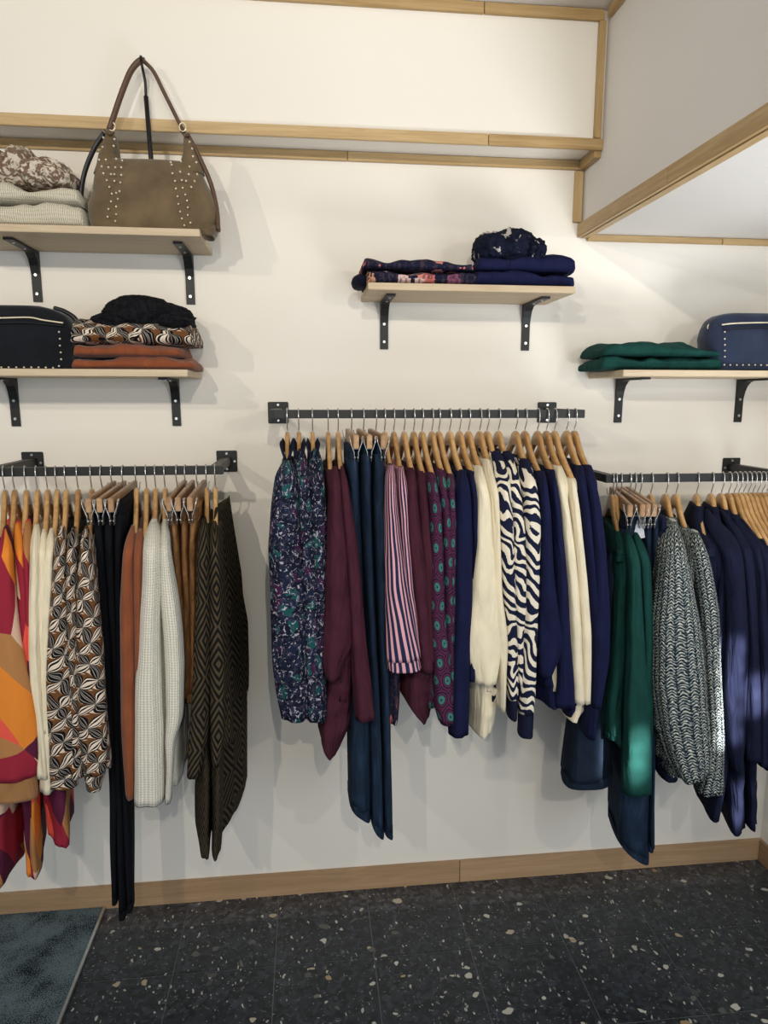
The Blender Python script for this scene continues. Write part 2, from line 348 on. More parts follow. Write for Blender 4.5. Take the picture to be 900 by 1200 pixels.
M['suede'] = suede('taupe_suede', C('695943')); M['suede_black'] = suede('black_suede', C('14171D')); M['suede_navy'] = suede('navy_suede', C('262F44'))

# ------------------------------------------------------------------ mesh helpers
def link(name, me, mat, parent=None, smooth=True):
    me.materials.append(mat) if mat and not me.materials else None
    if smooth: me.polygons.foreach_set('use_smooth', [True]*len(me.polygons))
    o = bpy.data.objects.new(name, me); COL.objects.link(o)
    if parent: o.parent = parent
    return o
def empty(name, loc, label, cat, group=None, rz=0):
    o = bpy.data.objects.new(name, None); COL.objects.link(o); o.location = loc; o.rotation_euler = (0, 0, rz)
    o.empty_display_size = .05; o['label'] = label; o['category'] = cat
    if group: o['group'] = group
    return o
def tag(o, label, cat, group=None):
    o['label'] = label; o['category'] = cat
    if group: o['group'] = group
    return o
def bx(bm, x0, x1, y0, y1, z0, z1, bevel=0.0):
    r = bmesh.ops.create_cube(bm, size=1); vs = r['verts']
    for v in vs: v.co = Vector((x0+(v.co.x+.5)*(x1-x0), y0+(v.co.y+.5)*(y1-y0), z0+(v.co.z+.5)*(z1-z0)))
    if bevel:
        es = list({e for v in vs for e in v.link_edges})
        bmesh.ops.bevel(bm, geom=es, offset=bevel, segments=2, affect='EDGES')
def mesh_of(bm, name='m'):
    me = bpy.data.meshes.new(name); bmesh.ops.recalc_face_normals(bm, faces=bm.faces); bm.to_mesh(me); bm.free(); return me
def boxobj(name, a, mat, parent=None, bevel=0.0):
    bm = bmesh.new(); bx(bm, *a, bevel=bevel); return link(name, mesh_of(bm, name), mat, parent, smooth=False)
def structure(o): o['kind'] = 'structure'; return o

def tube_geo(pts, rad, seg=8, flat=None, closed=False):
    """swept tube through pts; flat=(half width, half thickness) makes a strap"""
    P = [Vector(p) for p in pts]; V = []; Fc = []; n = len(P); up = None
    for i, p in enumerate(P):
        t = (P[min(i+1, n-1)]-P[max(i-1, 0)]).normalized()
        if up is None: up = Vector((0, 1, 0)) if abs(t.y) < .9 else Vector((1, 0, 0))
        a = t.cross(up).normalized(); b = a.cross(t).normalized(); up = b
        for k in range(seg):
            th = 2*math.pi*k/seg
            if flat: V.append(p + a*math.cos(th)*flat[1] + b*math.sin(th)*flat[0])
            else:
                r = rad[i] if hasattr(rad, '__len__') else rad
                V.append(p + a*math.cos(th)*r + b*math.sin(th)*r)
    for i in range(n-1):
        for k in range(seg):
            Fc.append((i*seg+k, i*seg+(k+1) % seg, (i+1)*seg+(k+1) % seg, (i+1)*seg+k))
    Fc.append(tuple(range(seg))[::-1]); Fc.append(tuple((n-1)*seg+k for k in range(seg)))
    return V, Fc
def from_geo(parts, name='m'):
    V = []; Fc = []
    for v, f in parts:
        o = len(V); V += [tuple(q) for q in v]; Fc += [tuple(i+o for i in t) for t in f]
    me = bpy.data.meshes.new(name); me.from_pydata(V, [], Fc); me.update(); return me
def smoothpath(pts, n=24):
    P = [np.array(p, float) for p in pts]; P = [2*P[0]-P[1]] + P + [2*P[-1]-P[-2]]; out = []
    for i in range(1, len(P)-2):
        for k in range(n):
            t = k/n; a, b, c, d = P[i-1:i+3]
            out.append(.5*((2*b)+(-a+c)*t+(2*a-5*b+4*c-d)*t*t+(-a+3*b-3*c+d)*t**3))
    out.append(P[-2]); return [tuple(p) for p in out]

def loft(rings, v_of=None, cap_top=True, cap_bot=True, inner=0.012, u0=0.0):
    """rings: R x N x 3 numpy, first ring on top. UV map 'uv' in metres."""
    R, N, _ = rings.shape; rings = rings.copy()
    ctr = rings.mean(axis=1, keepdims=True)
    ext = []
    if cap_bot:                                    # turned-in hem, so open ends have thickness
        last = rings[-1]; c = ctr[-1]
        i1 = c + (last-c)*.86; i1[:, 2] = last[:, 2] + .002; i2 = c + (last-c)*.78; i2[:, 2] = last[:, 2] + inner
        ext = [i1, i2]
    A = np.concatenate([rings] + [e[None] for e in ext]) if ext else rings
    R2 = A.shape[0]
    V = A.reshape(-1, 3).tolist(); Fc = []
    for i in range(R2-1):
        for k in range(N):
            Fc.append((i*N+k, (i+1)*N+k, (i+1)*N+(k+1) % N, i*N+(k+1) % N))
    if cap_top: Fc.append(tuple(range(N)))
    if cap_bot: Fc.append(tuple((R2-1)*N+k for k in range(N))[::-1])
    me = bpy.data.meshes.new('cloth'); me.from_pydata(V, [], Fc); me.update()
    per = np.linalg.norm(np.roll(rings, -1, axis=1)-rings, axis=2).sum(axis=1).mean()
    uvl = me.uv_layers.new(name='uv'); uv = np.zeros((len(me.loops), 2)); li = 0
    zz = A[:, :, 2]
    for f in Fc:
        if len(f) == 4:
            ks = [q % N for q in f]; wrap = (N-1 in ks) and (0 in ks)
            for q in f:
                i, k = divmod(q, N); kk = N if (wrap and k == 0) else k
                uv[li] = (u0 + per*kk/N, zz[min(i, R-1), k]); li += 1
        else:
            for q in f: uv[li] = (u0, zz[q//N if q//N < R else R-1, q % N]); li += 1
    uvl.data.foreach_set('uv', uv.ravel()); return me

# ------------------------------------------------------------------ room
def terr(x0, x1, y0, y1, name, mat, parent):
    g = .0012
    o = boxobj(name, (x0+g, x1-g, y0+g, y1-g, -.02, 0.0), mat, parent, bevel=.0008); return o
floor = structure(boxobj('floor', (-2.2, 1.70, -2.8, 2.25, -.05, -.0015), M['grout']))
XS = [-2.2]+[round(.784+.3025*k, 4) for k in range(-9, 3)]+[1.66]
YS = [2.188, 2.069, 1.875, 1.573, 1.271, .969]
for i in range(len(XS)-1):
    for j in range(len(YS)-1):
        terr(XS[i], XS[i+1], YS[j+1], YS[j], 'floor_tile', M['tile_border'] if j == 0 else M['tile'], floor)
bm = bmesh.new()
ys = .969
while ys > -2.7:
    for i in range(len(XS)-1): bx(bm, XS[i]+.0012, XS[i+1]-.0012, ys-.3012, ys-.0012, -.02, 0)
    ys -= .3025
o = link('floor_tiles', mesh_of(bm), M['tile'], floor, False); o['kind'] = 'stuff'

BX = .858                                            # left face of the boxed-in bulkhead
LEDGE_Y, LEDGE_Z, CEIL, BUL = 2.06, 2.418, 2.772, 2.205
structure(boxobj('wall_back', (-2.2, 1.75, WALL, WALL+.1, -.05, CEIL+.1), M['wall']))
structure(boxobj('wall_upper_back', (-2.2, BX, LEDGE_Y, WALL, LEDGE_Z, CEIL), M['wall']))
structure(boxobj('wall_right', (1.66, 1.76, 1.25, WALL+.1, -.05, BUL+.05), M['wall']))
structure(boxobj('wall_bulkhead', (BX, 1.75, -1.2, WALL, BUL, CEIL), M['wall_grey']))
structure(boxobj('ceiling', (-2.2, 1.75, -1.6, WALL+.1, CEIL, CEIL+.08), M['wall_grey']))

def batten(name, a, mat): return structure(boxobj(name, a, mat, bevel=.0012))
t = .011; wd = .036
k = 0
def trim(a, mat):
    global k; k += 1; return batten('trim_%d' % k, a, mat)
# front edge of the ledge: two lengths
trim((-2.2, .52, LEDGE_Y-t, LEDGE_Y, LEDGE_Z-.012, LEDGE_Z+.018), M['pine_x'])
trim((.522, BX-.001, LEDGE_Y-t, LEDGE_Y, LEDGE_Z-.012, LEDGE_Z+.018), M['pine_x'])
trim((-2.2, .13, WALL-t, WALL, LEDGE_Z-.027, LEDGE_Z-.001), M['pine_x'])
trim((.132, BX-.012, WALL-t, WALL, LEDGE_Z-.027, LEDGE_Z-.001), M['pine_x'])
trim((-2.2, .50, LEDGE_Y-t, LEDGE_Y-.0005, CEIL-.030, CEIL-.001), M['pine_x'])
trim((.502, BX-.012, LEDGE_Y-t, LEDGE_Y-.0005, CEIL-.030, CEIL-.001), M['pine_x'])
trim((BX-.028, BX-.008, LEDGE_Y-.014, LEDGE_Y-.0005, LEDGE_Z+.0185, CEIL-.031), M['pine_z'])
trim((BX-.012, BX-.0005, -1.2, LEDGE_Y-.026, CEIL-.030, CEIL-.001), M['pine_y'])
trim((BX-.020, BX-.0005, LEDGE_Y+.001, WALL-.013, LEDGE_Z-.030, LEDGE_Z-.001), M['pine_y'])
trim((BX-.030, BX-.004, WALL-.012, WALL-.0005, BUL+.034, LEDGE_Z-.031), M['pine_z'])
yb = WALL-.002
for i, L in enumerate((.55, .38, .42, .5, .6, .7)):
    trim((BX-.013, BX-.0005, max(yb-L+.001, -1.2), yb, BUL-.010, BUL+.030), M['pine_y'])
    trim((BX+.0005, BX+.024, max(yb-L+.001, -1.2), yb-.001, BUL-.012, BUL-.0005), M['pine_y']); yb -= L
trim((BX+.019, 1.32, WALL-.012, WALL-.0005, BUL-.020, BUL-.001), M['pine_x'])
trim((1.322, 1.659, WALL-.012, WALL-.0005, BUL-.020, BUL-.001), M['pine_x'])
SK = .082
for i, (a, b) in enumerate(((-2.2, -1.15), (-1.148, .512), (.514, 1.659))):
    structure(boxobj('baseboard_back' if i == 0 else 'baseboard_back.%03d' % i, (a, b, WALL-.013, WALL, 0, SK), M['skirt'], bevel=.0015))
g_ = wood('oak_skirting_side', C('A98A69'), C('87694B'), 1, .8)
structure(boxobj('baseboard_right', (1.647, 1.66, 1.25, WALL-.014, 0, SK), g_, bevel=.0015))

mat_root = empty('door_mat', (-1.3, 1.7, 0), 'grey mottled entrance mat with thin metal edge on the dark floor at left', 'mat')
def kid(o, p): o.parent = p; o.matrix_parent_inverse = Matrix.Translation(-p.location); return o
o = boxobj('carpet', (-1.9, -.709, 1.0, WALL-.014, 0.0005, .010), M['mat']); kid(o, mat_root)
o = boxobj('edge_strip', (-.709, -.700, 1.0, WALL-.014, 0.0005, .011), M['screw'], bevel=.001); kid(o, mat_root); o['label'] = 'thin pale metal edge strip'

# ------------------------------------------------------------------ shelves
def bracket(cx, zt, parent_loc, label, group='black shelf brackets', drop=.140, reach=.185):
    root = empty('shelf_bracket', (cx, WALL, zt), label, 'bracket', group)
    w_, th = .0125, .006
    prof = [(0, -drop), (0, 0), (-reach, 0), (-reach, -th)]
    # inner curved edge
    inner = [(-.058, -th), (-.040, -.010), (-.024, -.022), (-.014, -.040), (-th-.001, -.062), (-th, -drop)]
    prof = prof + inner
    V = [Vector((-w_, y, z)) for y, z in prof] + [Vector((w_, y, z)) for y, z in prof]; n = len(prof)
    Fc = [tuple(range(n))[::-1], tuple(range(n, 2*n))] + [(i, (i+1) % n, n+(i+1) % n, n+i) for i in range(n)]
    link('arm', from_geo([(V, Fc)]), M['black'], root, False)
    for z in (-.065, -.118):
        V, Fc = tube_geo([(0, -.006, z), (0, -.0095, z)], .0042, 10); link('screw', from_geo([(V, Fc)]), M['screw'], root, False)
    for y in (-.075, -.150):
        V, Fc = tube_geo([(0, y, -.0055), (0, y, -.0085)], .0036, 10); link('screw', from_geo([(V, Fc)]), M['screw'], root, False)
    return root
SH = {1: (-.95, -.270, 2.116), 2: (-.98, -.316, 1.757), 3: (.170, .752, 1.991), 4: (.905, 1.62, 1.764)}
SHY = 1.938; TH = .0185
names = {1: 'pale wood wall shelf top left, holding the brown studded bag', 2: 'pale wood wall shelf middle left, holding the black bag and rust clothes',
         3: 'pale wood wall shelf in the centre above the middle rail', 4: 'pale wood wall shelf at right holding green clothes and a navy bag'}
for i, (a, b, z) in SH.items():
    o = boxobj('wall_shelf', (a, b, SHY, WALL-.0005, z, z+TH), M['shelf'], bevel=.0012); tag(o, names[i], 'shelf', 'wall shelves')
bracket(-.772, 2.1155, None, 'black bracket under the left part of the top left shelf, behind the black bag')
bracket(-.338, 2.1155, None, 'black bracket under the shelf with the brown studded bag, right one')
bracket(at(19, 480, WALL)[0]-.002, 1.7565, None, 'black bracket below the black bag on the middle left shelf')
bracket(-.395, 1.7565, None, 'black bracket below the folded rust clothes on the left')
bracket(.241, 1.9905, None, 'black bracket at the left end of the centre shelf')
bracket(.690, 1.9905, None, 'black bracket below the folded navy clothes on the centre shelf')
bracket(1.010, 1.7635, None, 'black bracket below the folded green clothes')
bracket(1.428, 1.7635, None, 'black bracket below the navy studded bag')

# ------------------------------------------------------------------ rails
YR = WALL-.29
RL, RC, RR = 1.509, 1.658, 1.4735
BH, BD = .0115, .010                               # half height / half depth of the bar
def rail(name, z, x0, x1, plates, label, arms_at=None):
    root = empty(name, ((x0+x1)/2, YR, z), label, 'clothes rail', 'black wall-mounted clothes rails')
    L = lambda o: kid(o, root)
    L(boxobj('bar', (x0, x1, YR-BD, YR+BD, z-BH, z+BH), M['black'], bevel=.0012))
    for px in plates:
        pz = z-.002
        pl = L(boxobj('wall_plate', (px-.0315, px+.0315, WALL-.005, WALL-.0005, pz-.033, pz+.033), M['black'], bevel=.002))
        L(boxobj('arm', (px-.0135, px+.0135, YR+BD, WALL-.005, z-BH, z+BH), M['black'], bevel=.0012))
        for dx, dz in ((0, .024), (-.024, 0), (.024, 0), (0, -.024)):
            V, Fc = tube_geo([(px+dx, WALL-.005, pz+dz), (px+dx, WALL-.0085, pz+dz)], .0036, 10)
            s = link('screw', from_geo([(V, Fc)]), M['screw'], None, False); s.parent = pl
    return root
XLe = at(262, 552, YR)[0]; XC0 = at(321.5, 485, YR)[0]; XC1 = at(684, 485, YR)[0]; XR0 = at(708.5, 560, YR)[0]
rail('clothes_rail', RL, -1.25, XLe, (-.823, -.249), 'black square clothes rail on the left, with the orange patterned dresses at its end')
rail('clothes_rail', RC, XC0, XC1, (-.088, .770), 'black clothes rail in the centre with jeans and navy sweaters')
rail('clothes_rail', RR, XR0, 1.60, (XR0+.0135, 1.419), 'black clothes rail at right with the green sweaters and chunky knits')

# ------------------------------------------------------------------ hangers
PS = np.array([0, .012, .025, .038, .052, .070, .095, .125, .160, .195, .220])
PD = np.array([0, .001, .006, .017, .031, .046, .062, .078, .096, .114, .130])
NECK = .047
def drop_at(s): return np.interp(abs(s), PS, PD)
def s_at(d): return float(np.interp(d, PD, PS))
def hook_geo(top=NECK):
    pts = [(0, 0, -top-.012), (0, 0, -top+.006), (0, -.006, -.034), (0, -.015, -.022), (0, -.0195, -.008)]
    for a in range(180, -20, -20):
        r = .0195; pts.append((0, -r*math.cos(math.radians(180-a))*1.0, -.0045+r*math.sin(math.radians(a))))
    return tube_geo(smoothpath(pts, 3), .0017, 6)
def wood_hanger_meshes():
    th = .0056; P2 = np.append(PS[:-2], .188); S = np.concatenate([-P2[::-1], P2[1:]]); rings = []
    for s in S:
        zt = -NECK-drop_at(s); a = abs(s)
        hgt = np.interp(a, [0, .03, .06, .10, .2, .22], [.042, .038, .032, .028, .021, .017])
        k = .92 if a > .18 else 1.0; t2 = th*k
        rings.append([(-t2, -s, zt-.003), (-t2*.55, -s, zt), (t2*.55, -s, zt), (t2, -s, zt-.003), (t2, -s, zt-hgt+.003), (t2*.55, -s, zt-hgt), (-t2*.55, -s, zt-hgt), (-t2, -s, zt-hgt+.003)])
    V = [Vector(p) for r in rings for p in r]; n = len(rings); Fc = []
    for i in range(n-1):
        for k in range(8): Fc.append((i*8+k, i*8+(k+1) % 8, (i+1)*8+(k+1) % 8, (i+1)*8+k))
    Fc += [tuple(range(8))[::-1], tuple((n-1)*8+k for k in range(8))]
    body = from_geo([(V, Fc)], 'hanger_shoulders')
    zb = -NECK-.130-.010
    barm = from_geo([tube_geo([(0, -.165, zb+.022), (0, .165, zb+.022)], .005, 8)], 'hanger_bar')
    return body, barm, from_geo([hook_geo()], 'hook')
HB, HBAR, HHOOK = wood_hanger_meshes()
def clip_hanger_meshes():
    bm = bmesh.new(); bx(bm, -.0065, .0065, -.19, .19, -NECK-.034, -NECK, .002); body = mesh_of(bm)
    parts = []
    z = -NECK-.030
    for sgn in (1, -1):
        a = tube_geo([(sgn*.016, 0, -NECK-.004), (sgn*.0135, 0, -NECK-.020), (sgn*.0055, 0, -NECK-.043), (sgn*.0045, 0, -NECK-.066)], 0, 8, flat=(.014, .0013)); parts.append(a)
    parts.append(tube_geo([(-.010, 0, z-.004), (.010, 0, z-.004)], .0028, 8))
    parts.append(tube_geo([(-.004, -.012, -NECK-.056), (-.004, .012, -NECK-.056)], .0022, 6)); parts.append(tube_geo([(.004, -.012, -NECK-.056), (.004, .012, -NECK-.056)], .0022, 6))
    return body, from_geo(parts, 'clip'), from_geo([hook_geo()], 'hook')
CB, CC, CH = clip_hanger_meshes()
CB.polygons.foreach_set('use_smooth', [False]*len(CB.polygons))
for me_, mt in ((HB, 'hanger'), (HBAR, 'hanger'), (HHOOK, 'chrome'), (CB, 'clipwood'), (CC, 'chrome'), (CH, 'chrome')): me_.materials.append(M[mt])
class Slot: pass
def hanger(px, rackz, yaw, clip=False, desc='', tilt=0.0):
    desc = ' '.join(desc.split()[:12])
    X = at(px, 0, YR)[0] if False else at(px, {RL: 552, RC: 485, RR: 560}[rackz], YR)[0]
    s = Slot(); s.X, s.z, s.yaw, s.clip = X, rackz, math.radians(yaw), clip
    rk = {RL: 'left', RC: 'centre', RR: 'right'}[rackz]
    if clip:
        r = empty('clip_hanger', (X, YR, rackz), 'bar clip hanger holding '+desc, 'hanger', 'clip hangers on the %s rail' % rk, s.yaw)
        link('hanger_bar', CB, None, r, False); link('hook', CH, None, r)
        for y in (-.176, .176):
            c = link('clip', CC, None, r); c.location = (0, y, 0)
    else:
        r = empty('clothes_hanger', (X, YR, rackz), 'wooden hanger '+desc, 'hanger', 'wooden hangers on the %s rail' % rk, s.yaw)
        link('shoulders', HB, None, r); link('hook', HHOOK, None, r); link('hanger_bar', HBAR, None, r)
    return s

# ------------------------------------------------------------------ garments
RNG = random.Random(4)
def sm(a, n=1):
    for _ in range(n):
        b = a.copy(); b[1:-1] = (a[:-2]+2*a[1:-1]+a[2:])/4; a = b
    return a
def front_piece(slot, rows, depth, bulge=.015, N=30, R=44, push=0.0, slant=0.0, flute=1.0, inflate=.8, seed=0, square=2.3, y0=None, y1=None, taper=0.0):
    """Tube whose front outline follows rows (y, xl, xr); its depth follows the shoulder slope of the hanger."""
    rows = sorted(rows); ys = np.array([r[0] for r in rows], float)
    a, b = (ys[0] if y0 is None else y0), (ys[-1] if y1 is None else y1)
    Y = np.linspace(a, b, R); xl = sm(np.interp(Y, ys, [r[1] for r in rows]), 2)-inflate; xr = sm(np.interp(Y, ys, [r[2] for r in rows]), 2)+inflate
    cyaw, syaw = math.cos(slot.yaw), math.sin(slot.yaw); rings = []
    ph = [RNG.uniform(0, 6.28) for _ in range(6)]; z_tip = slot.z-NECK-.130
    for i in range(R):
        sf = .2; 
        for _ in range(4):
            Yd = YR - sf*cyaw; X, Z = at((xl[i]+xr[i])/2, Y[i], Yd); d = slot.z-NECK-Z+.006
            if slot.clip: sf = .165 + bulge
            elif d < .13: sf = s_at(max(d, .012)) + bulge*min(1, d/.13)
            else: sf = .22 + bulge
        Yd = YR - sf*cyaw - push
        Xa, Z = at(xl[i], Y[i], Yd); Xb, _ = at(xr[i], Y[i], Yd)
        hw = max((Xb-Xa)/2, .004); cx = (Xa+Xb)/2
        dp = depth if not slot.clip else depth
        dd = min(dp, sf-.03) if not slot.clip and d < .2 else dp
        prog = i/(R-1); dd = max(dd, .03)*((1-taper*prog) if taper >= 0 else 1+taper); hd = dd/2
        if y0 is None and not slot.clip and i < 3: hw *= (.45, .74, .92)[i]; hd *= (.6, .8, .95)[i]
        ring = []
        for k in range(N):
            th = 2*math.pi*k/N; c, s = math.cos(th), math.sin(th)
            ex = 2/square; gx = math.copysign(abs(c)**ex, c); gy = math.copysign(abs(s)**ex, s)
            fl = 1+flute*(.03+.07*prog)*(math.sin(3*th+ph[0]+prog*2.0)*.6+math.sin(5*th+ph[1]-prog*3)*.5+math.sin(8*th+ph[2])*.3)
            fl += .05*flute*mnoise.noise(Vector((c*1.5+seed*3.1, s*1.5+ph[3], prog*7)))
            lx = gx*hw*fl; ly = gy*hd*fl
            if ly > 0: lx *= 1-.45*(ly/max(hd, .001))*min(1, hd/.12)      # thins towards the back
            px = cx + lx + (-(ly+hd))*math.tan(-slot.yaw)*0 + (ly+hd)*(-syaw); py = Yd + hd + ly
            z = Z + slant*max(-1, min(1, lx/hw))*max(0, 1-(ys[-1]-Y[i])/70)
            ring.append((px, py, z))
        rings.append(ring)
    return np.array(rings)
def torso_piece(slot, hem_z, half=.205, thick=.011, N=44, R=34, neck=.075, flare=0.0, seed=0, dx=0.0, front=None, ytop=None):
    """Flattened body of a top hanging in the plane of its hanger."""
    cyaw, syaw = math.cos(slot.yaw), math.sin(slot.yaw); rings = []
    z0 = slot.z-NECK-drop_at(neck)+.004
    if ytop:
        neck = .10
        for _ in range(6): z0 = at(450, ytop, YR-neck)[1]-.003; neck = s_at(max(slot.z-NECK-z0, .02))
    ph = [RNG.uniform(0, 6.28) for _ in range(5)]
    for i in range(R):
        q = i/(R-1); z = z0 + (hem_z-z0)*q**1.15; d = slot.z-NECK-z
        sh = s_at(max(d, 0))+.004 if d < .130 else .220-(.220-half)*min(1, (d-.130)/.10)
        sh = max(sh, neck) + flare*max(0, q-.3); t_ = thick*(1+.9*min(1, q*1.5)) + .004
        ring = []
        for k in range(N):
            th = 2*math.pi*k/N; c, s = math.cos(th), math.sin(th)
            ls = math.copysign(abs(c)**.8, c)*sh; lt = math.copysign(abs(s)**.7, s)*t_
            lt += q*.006*(math.sin(ls*38+ph[0]) + .6*math.sin(ls*71+ph[1]+q*3)) + dx*q
            zz = z + q*.006*math.sin(ls*30+ph[2])
            ring.append((slot.X + ls*syaw + lt*cyaw, YR - ls*cyaw + lt*syaw, zz))
        rings.append(ring)
    return np.array(rings)
def back_sleeve(slot, length, rad=.030):
    rings = []; cyaw, syaw = math.cos(slot.yaw), math.sin(slot.yaw)
    for i in range(20):
        q = i/19; d = .085+length*q; s = -np.interp(d, [.06, .13, .25, .6], [.115, .205, .222, .215]); z = slot.z-NECK-d; r = rad*(1-.3*q)*min(1, .4+q*4)
        ring = [(slot.X + s*syaw + math.cos(2*math.pi*k/16)*r*.45, YR - s*cyaw + math.sin(2*math.pi*k/16)*r, z) for k in range(16)]
        rings.append(ring)
    return np.array(rings)
def setobj(rings, name, mat, root, u0=0.0, **kw):
    me = loft(rings, u0=u0, **kw); o = link(name, me, M[mat]); kid(o, root); return o
def hz(y, x=450): return at(x, y, YR-.2)[1]

def top(name, cat, px, rk, yaw, rows, mat, label, group, torso=None, hem=None, sleeve_depth=.085, cuff=None, band=None, hdesc=None, push=0.0,
        half=.205, thick=.011, bulge=.015, slant=0.0, flute=1.0, sleeves=True, body_name='torso', flare=0.0):
    s = hanger(px, rk, yaw, False, hdesc or ('with the '+label))
    root = empty(name, (s.X, YR, rk-.06), label, cat, group)
    ye = rows[-1][0]
    hemz = hz(hem if hem else ye-25, rows[-1][1])
    if torso:
        # explicit lower front outline: joined visually to the hanging body
        setobj(torso_piece(s, hz(torso[0][0]+30, torso[0][1]), half, thick, ytop=rows[0][0]), body_name, mat, root, cap_top=True)
        setobj(front_piece(s, torso, .34, bulge=-.015, flute=1.2, seed=px), 'lower_body', mat, root, u0=.3)
    else:
        setobj(torso_piece(s, hemz, half, thick, flare=flare, ytop=rows[0][0]), body_name, mat, root)
    if rows:
        y0, y1 = rows[0][0], rows[-1][0]
        if band: setobj(front_piece(s, rows, .05, bulge=bulge, R=8, y1=band[0], N=20, push=push), 'neckband', band[1], root); y0 = band[0]-1
        yc = cuff[0] if cuff else y1
        setobj(front_piece(s, rows, sleeve_depth, bulge=bulge, push=push, y0=(y0 if band else None), y1=yc, slant=0 if cuff else slant, flute=flute, seed=px), 'sleeve', mat, root, u0=.1)
        if cuff: setobj(front_piece(s, rows, sleeve_depth*.85, bulge=bulge-.006, push=push, y0=yc-1.5, y1=y1, R=10, slant=slant, flute=.4, inflate=.2), 'cuff', cuff[1], root, u0=.1)
        if sleeves: setobj(back_sleeve(s, max(.2, min(.62, rk-NECK-.085-hz(ye, rows[-1][1])))), 'sleeve', mat, root)
    return root
def bottoms(name, cat, px, rk, yaw, rows, mat, label, group, depth=.31, slant=0.0, hdesc=None, flute=.9, hemdrop=0.0, push=0.0, hem=True, square=3.2, taper=0.0, hemmat=None):
    s = hanger(px, rk, yaw, True, hdesc or ('the '+label))
    root = empty(name, (s.X, YR, rk-.09), label, cat, group)
    y0, y1 = rows[0][0], rows[-1][0]; yw = y0+14; yh = y1-9
    setobj(front_piece(s, rows, depth, bulge=.0, R=6, y1=yw, flute=.2, inflate=.6, square=square), 'waistband', mat, root)
    setobj(front_piece(s, rows, depth, bulge=-.003, y0=yw-1, y1=yh, flute=flute, seed=px, push=push, square=square, taper=taper, slant=slant), 'leg', mat, root)
    setobj(front_piece(s, rows, depth, bulge=-.002, y0=yh-1, y1=y1, R=5, flute=.2, push=push, square=square, taper=-taper, inflate=1.0, slant=slant), 'hem', hemmat or mat, root)
    return root

# ---- left rail
def yl(px): return 17-11*px/250
G1 = 'orange and maroon colour block dresses on the left rail'
def dress(px, rows, skirt, label, push=0.0, cuff=None):
    s = hanger(px, RL, yl(px), False, 'with the '+label); root = empty('patterned_dress', (s.X, YR, RL-.06), label, 'dress', G1)
    setobj(torso_piece(s, hz(820, px), .20, .010, ytop=rows[0][0]), 'bodice', 'blocks', root)
    setobj(front_piece(s, rows, .10, bulge=.02, push=push, y1=cuff, seed=px), 'sleeve', 'blocks', root, u0=.17)
    if cuff: setobj(front_piece(s, rows, .09, bulge=.016, push=push, y0=cuff-1, R=8, flute=.3, seed=px), 'cuff', 'tan', root)
    setobj(front_piece(s, skirt, .33, bulge=-.02, flute=1.8, seed=px+1, slant=-.012), 'skirt', 'blocks', root, u0=.4)
    setobj(back_sleeve(s, .5), 'sleeve', 'blocks', root)
dress(3.6, [(620, 1, 9), (650, -4, 13), (700, -10, 16), (760, -16, 24), (800, -25, 32), (850, -30, 41), (900, -32, 44), (918, -32, 40), (945, -34, 44)],
      [(800, -25, 16), (930, -30, 22), (1000, -30, 22), (1035, -26, 20)], 'red and orange patterned dress at the far left edge, tan cuff', push=.03, cuff=920)
dress(15, [(614, 15, 24), (650, 16, 28), (680, 17, 31), (740, 20, 33), (780, 24, 34), (850, 26, 40), (900, 30, 42)],
      [(800, 18, 38), (940, 20, 45), (1000, 24, 45), (1030, 27, 48)], 'maroon and coral patterned dress, second from the left edge')
dress(29, [(612, 27, 36), (650, 25, 35), (690, 28, 36), (800, 30, 38), (900, 36, 44)],
      [(800, 34, 48), (930, 44, 80), (975, 49, 83), (992, 51, 83)], 'colour block dress beside the cream sweaters, maroon hem edged orange')
G2 = 'cream sweaters on the left rail'
top('cream_sweater', 'sweater', 42, RL, yl(42), [(617, 37, 46), (650, 34, 46), (700, 32, 46), (780, 30, 47), (850, 36, 52), (915, 42, 57)], 'cream', 'cream sweater right beside the patterned dresses', G2, push=.01)
top('cream_sweater', 'sweater', 54, RL, yl(54), [(622, 47, 54), (660, 44, 54), (700, 43, 52), (800, 46, 54), (860, 50, 55)], 'cream', 'cream fine knit sweater in the middle of three, left rail', G2)
top('cream_sweater', 'sweater', 65, RL, yl(65), [(622, 55, 64), (660, 50, 62), (700, 48, 60), (760, 46, 57), (840, 50, 58), (932, 46, 62)], 'cream', 'cream fine knit sweater touching the leaf print blouses', G2)
G3 = 'leaf print blouses on the left rail'
top('leaf_print_blouse', 'blouse', 76, RL, yl(76), [(619, 68, 76), (640, 62, 76), (690, 59, 77), (760, 52, 80), (800, 49, 84), (850, 52, 86), (900, 56, 88), (928, 54, 90)], 'leaf', 'black, brown and cream leaf print blouse beside the cream sweaters', G3, cuff=(912, 'leaf'), push=.01)
top('leaf_print_blouse', 'blouse', 90, RL, yl(90), [(619, 82, 90), (650, 76, 90), (700, 75, 89), (760, 78, 90), (850, 80, 96), (915, 76, 98)], 'leaf', 'black, brown and cream leaf print blouse in the middle of three', G3)
top('leaf_print_blouse', 'blouse', 106, RL, yl(106), [(620, 96, 104), (650, 92, 106), (700, 88, 113), (760, 88, 120), (830, 86, 124), (880, 90, 125), (908, 95, 124), (930, 100, 118)], 'leaf', 'black, brown and cream leaf print blouse touching the black trousers', G3, cuff=(912, 'leaf'), push=.01)
G4 = 'black trousers on the left rail'
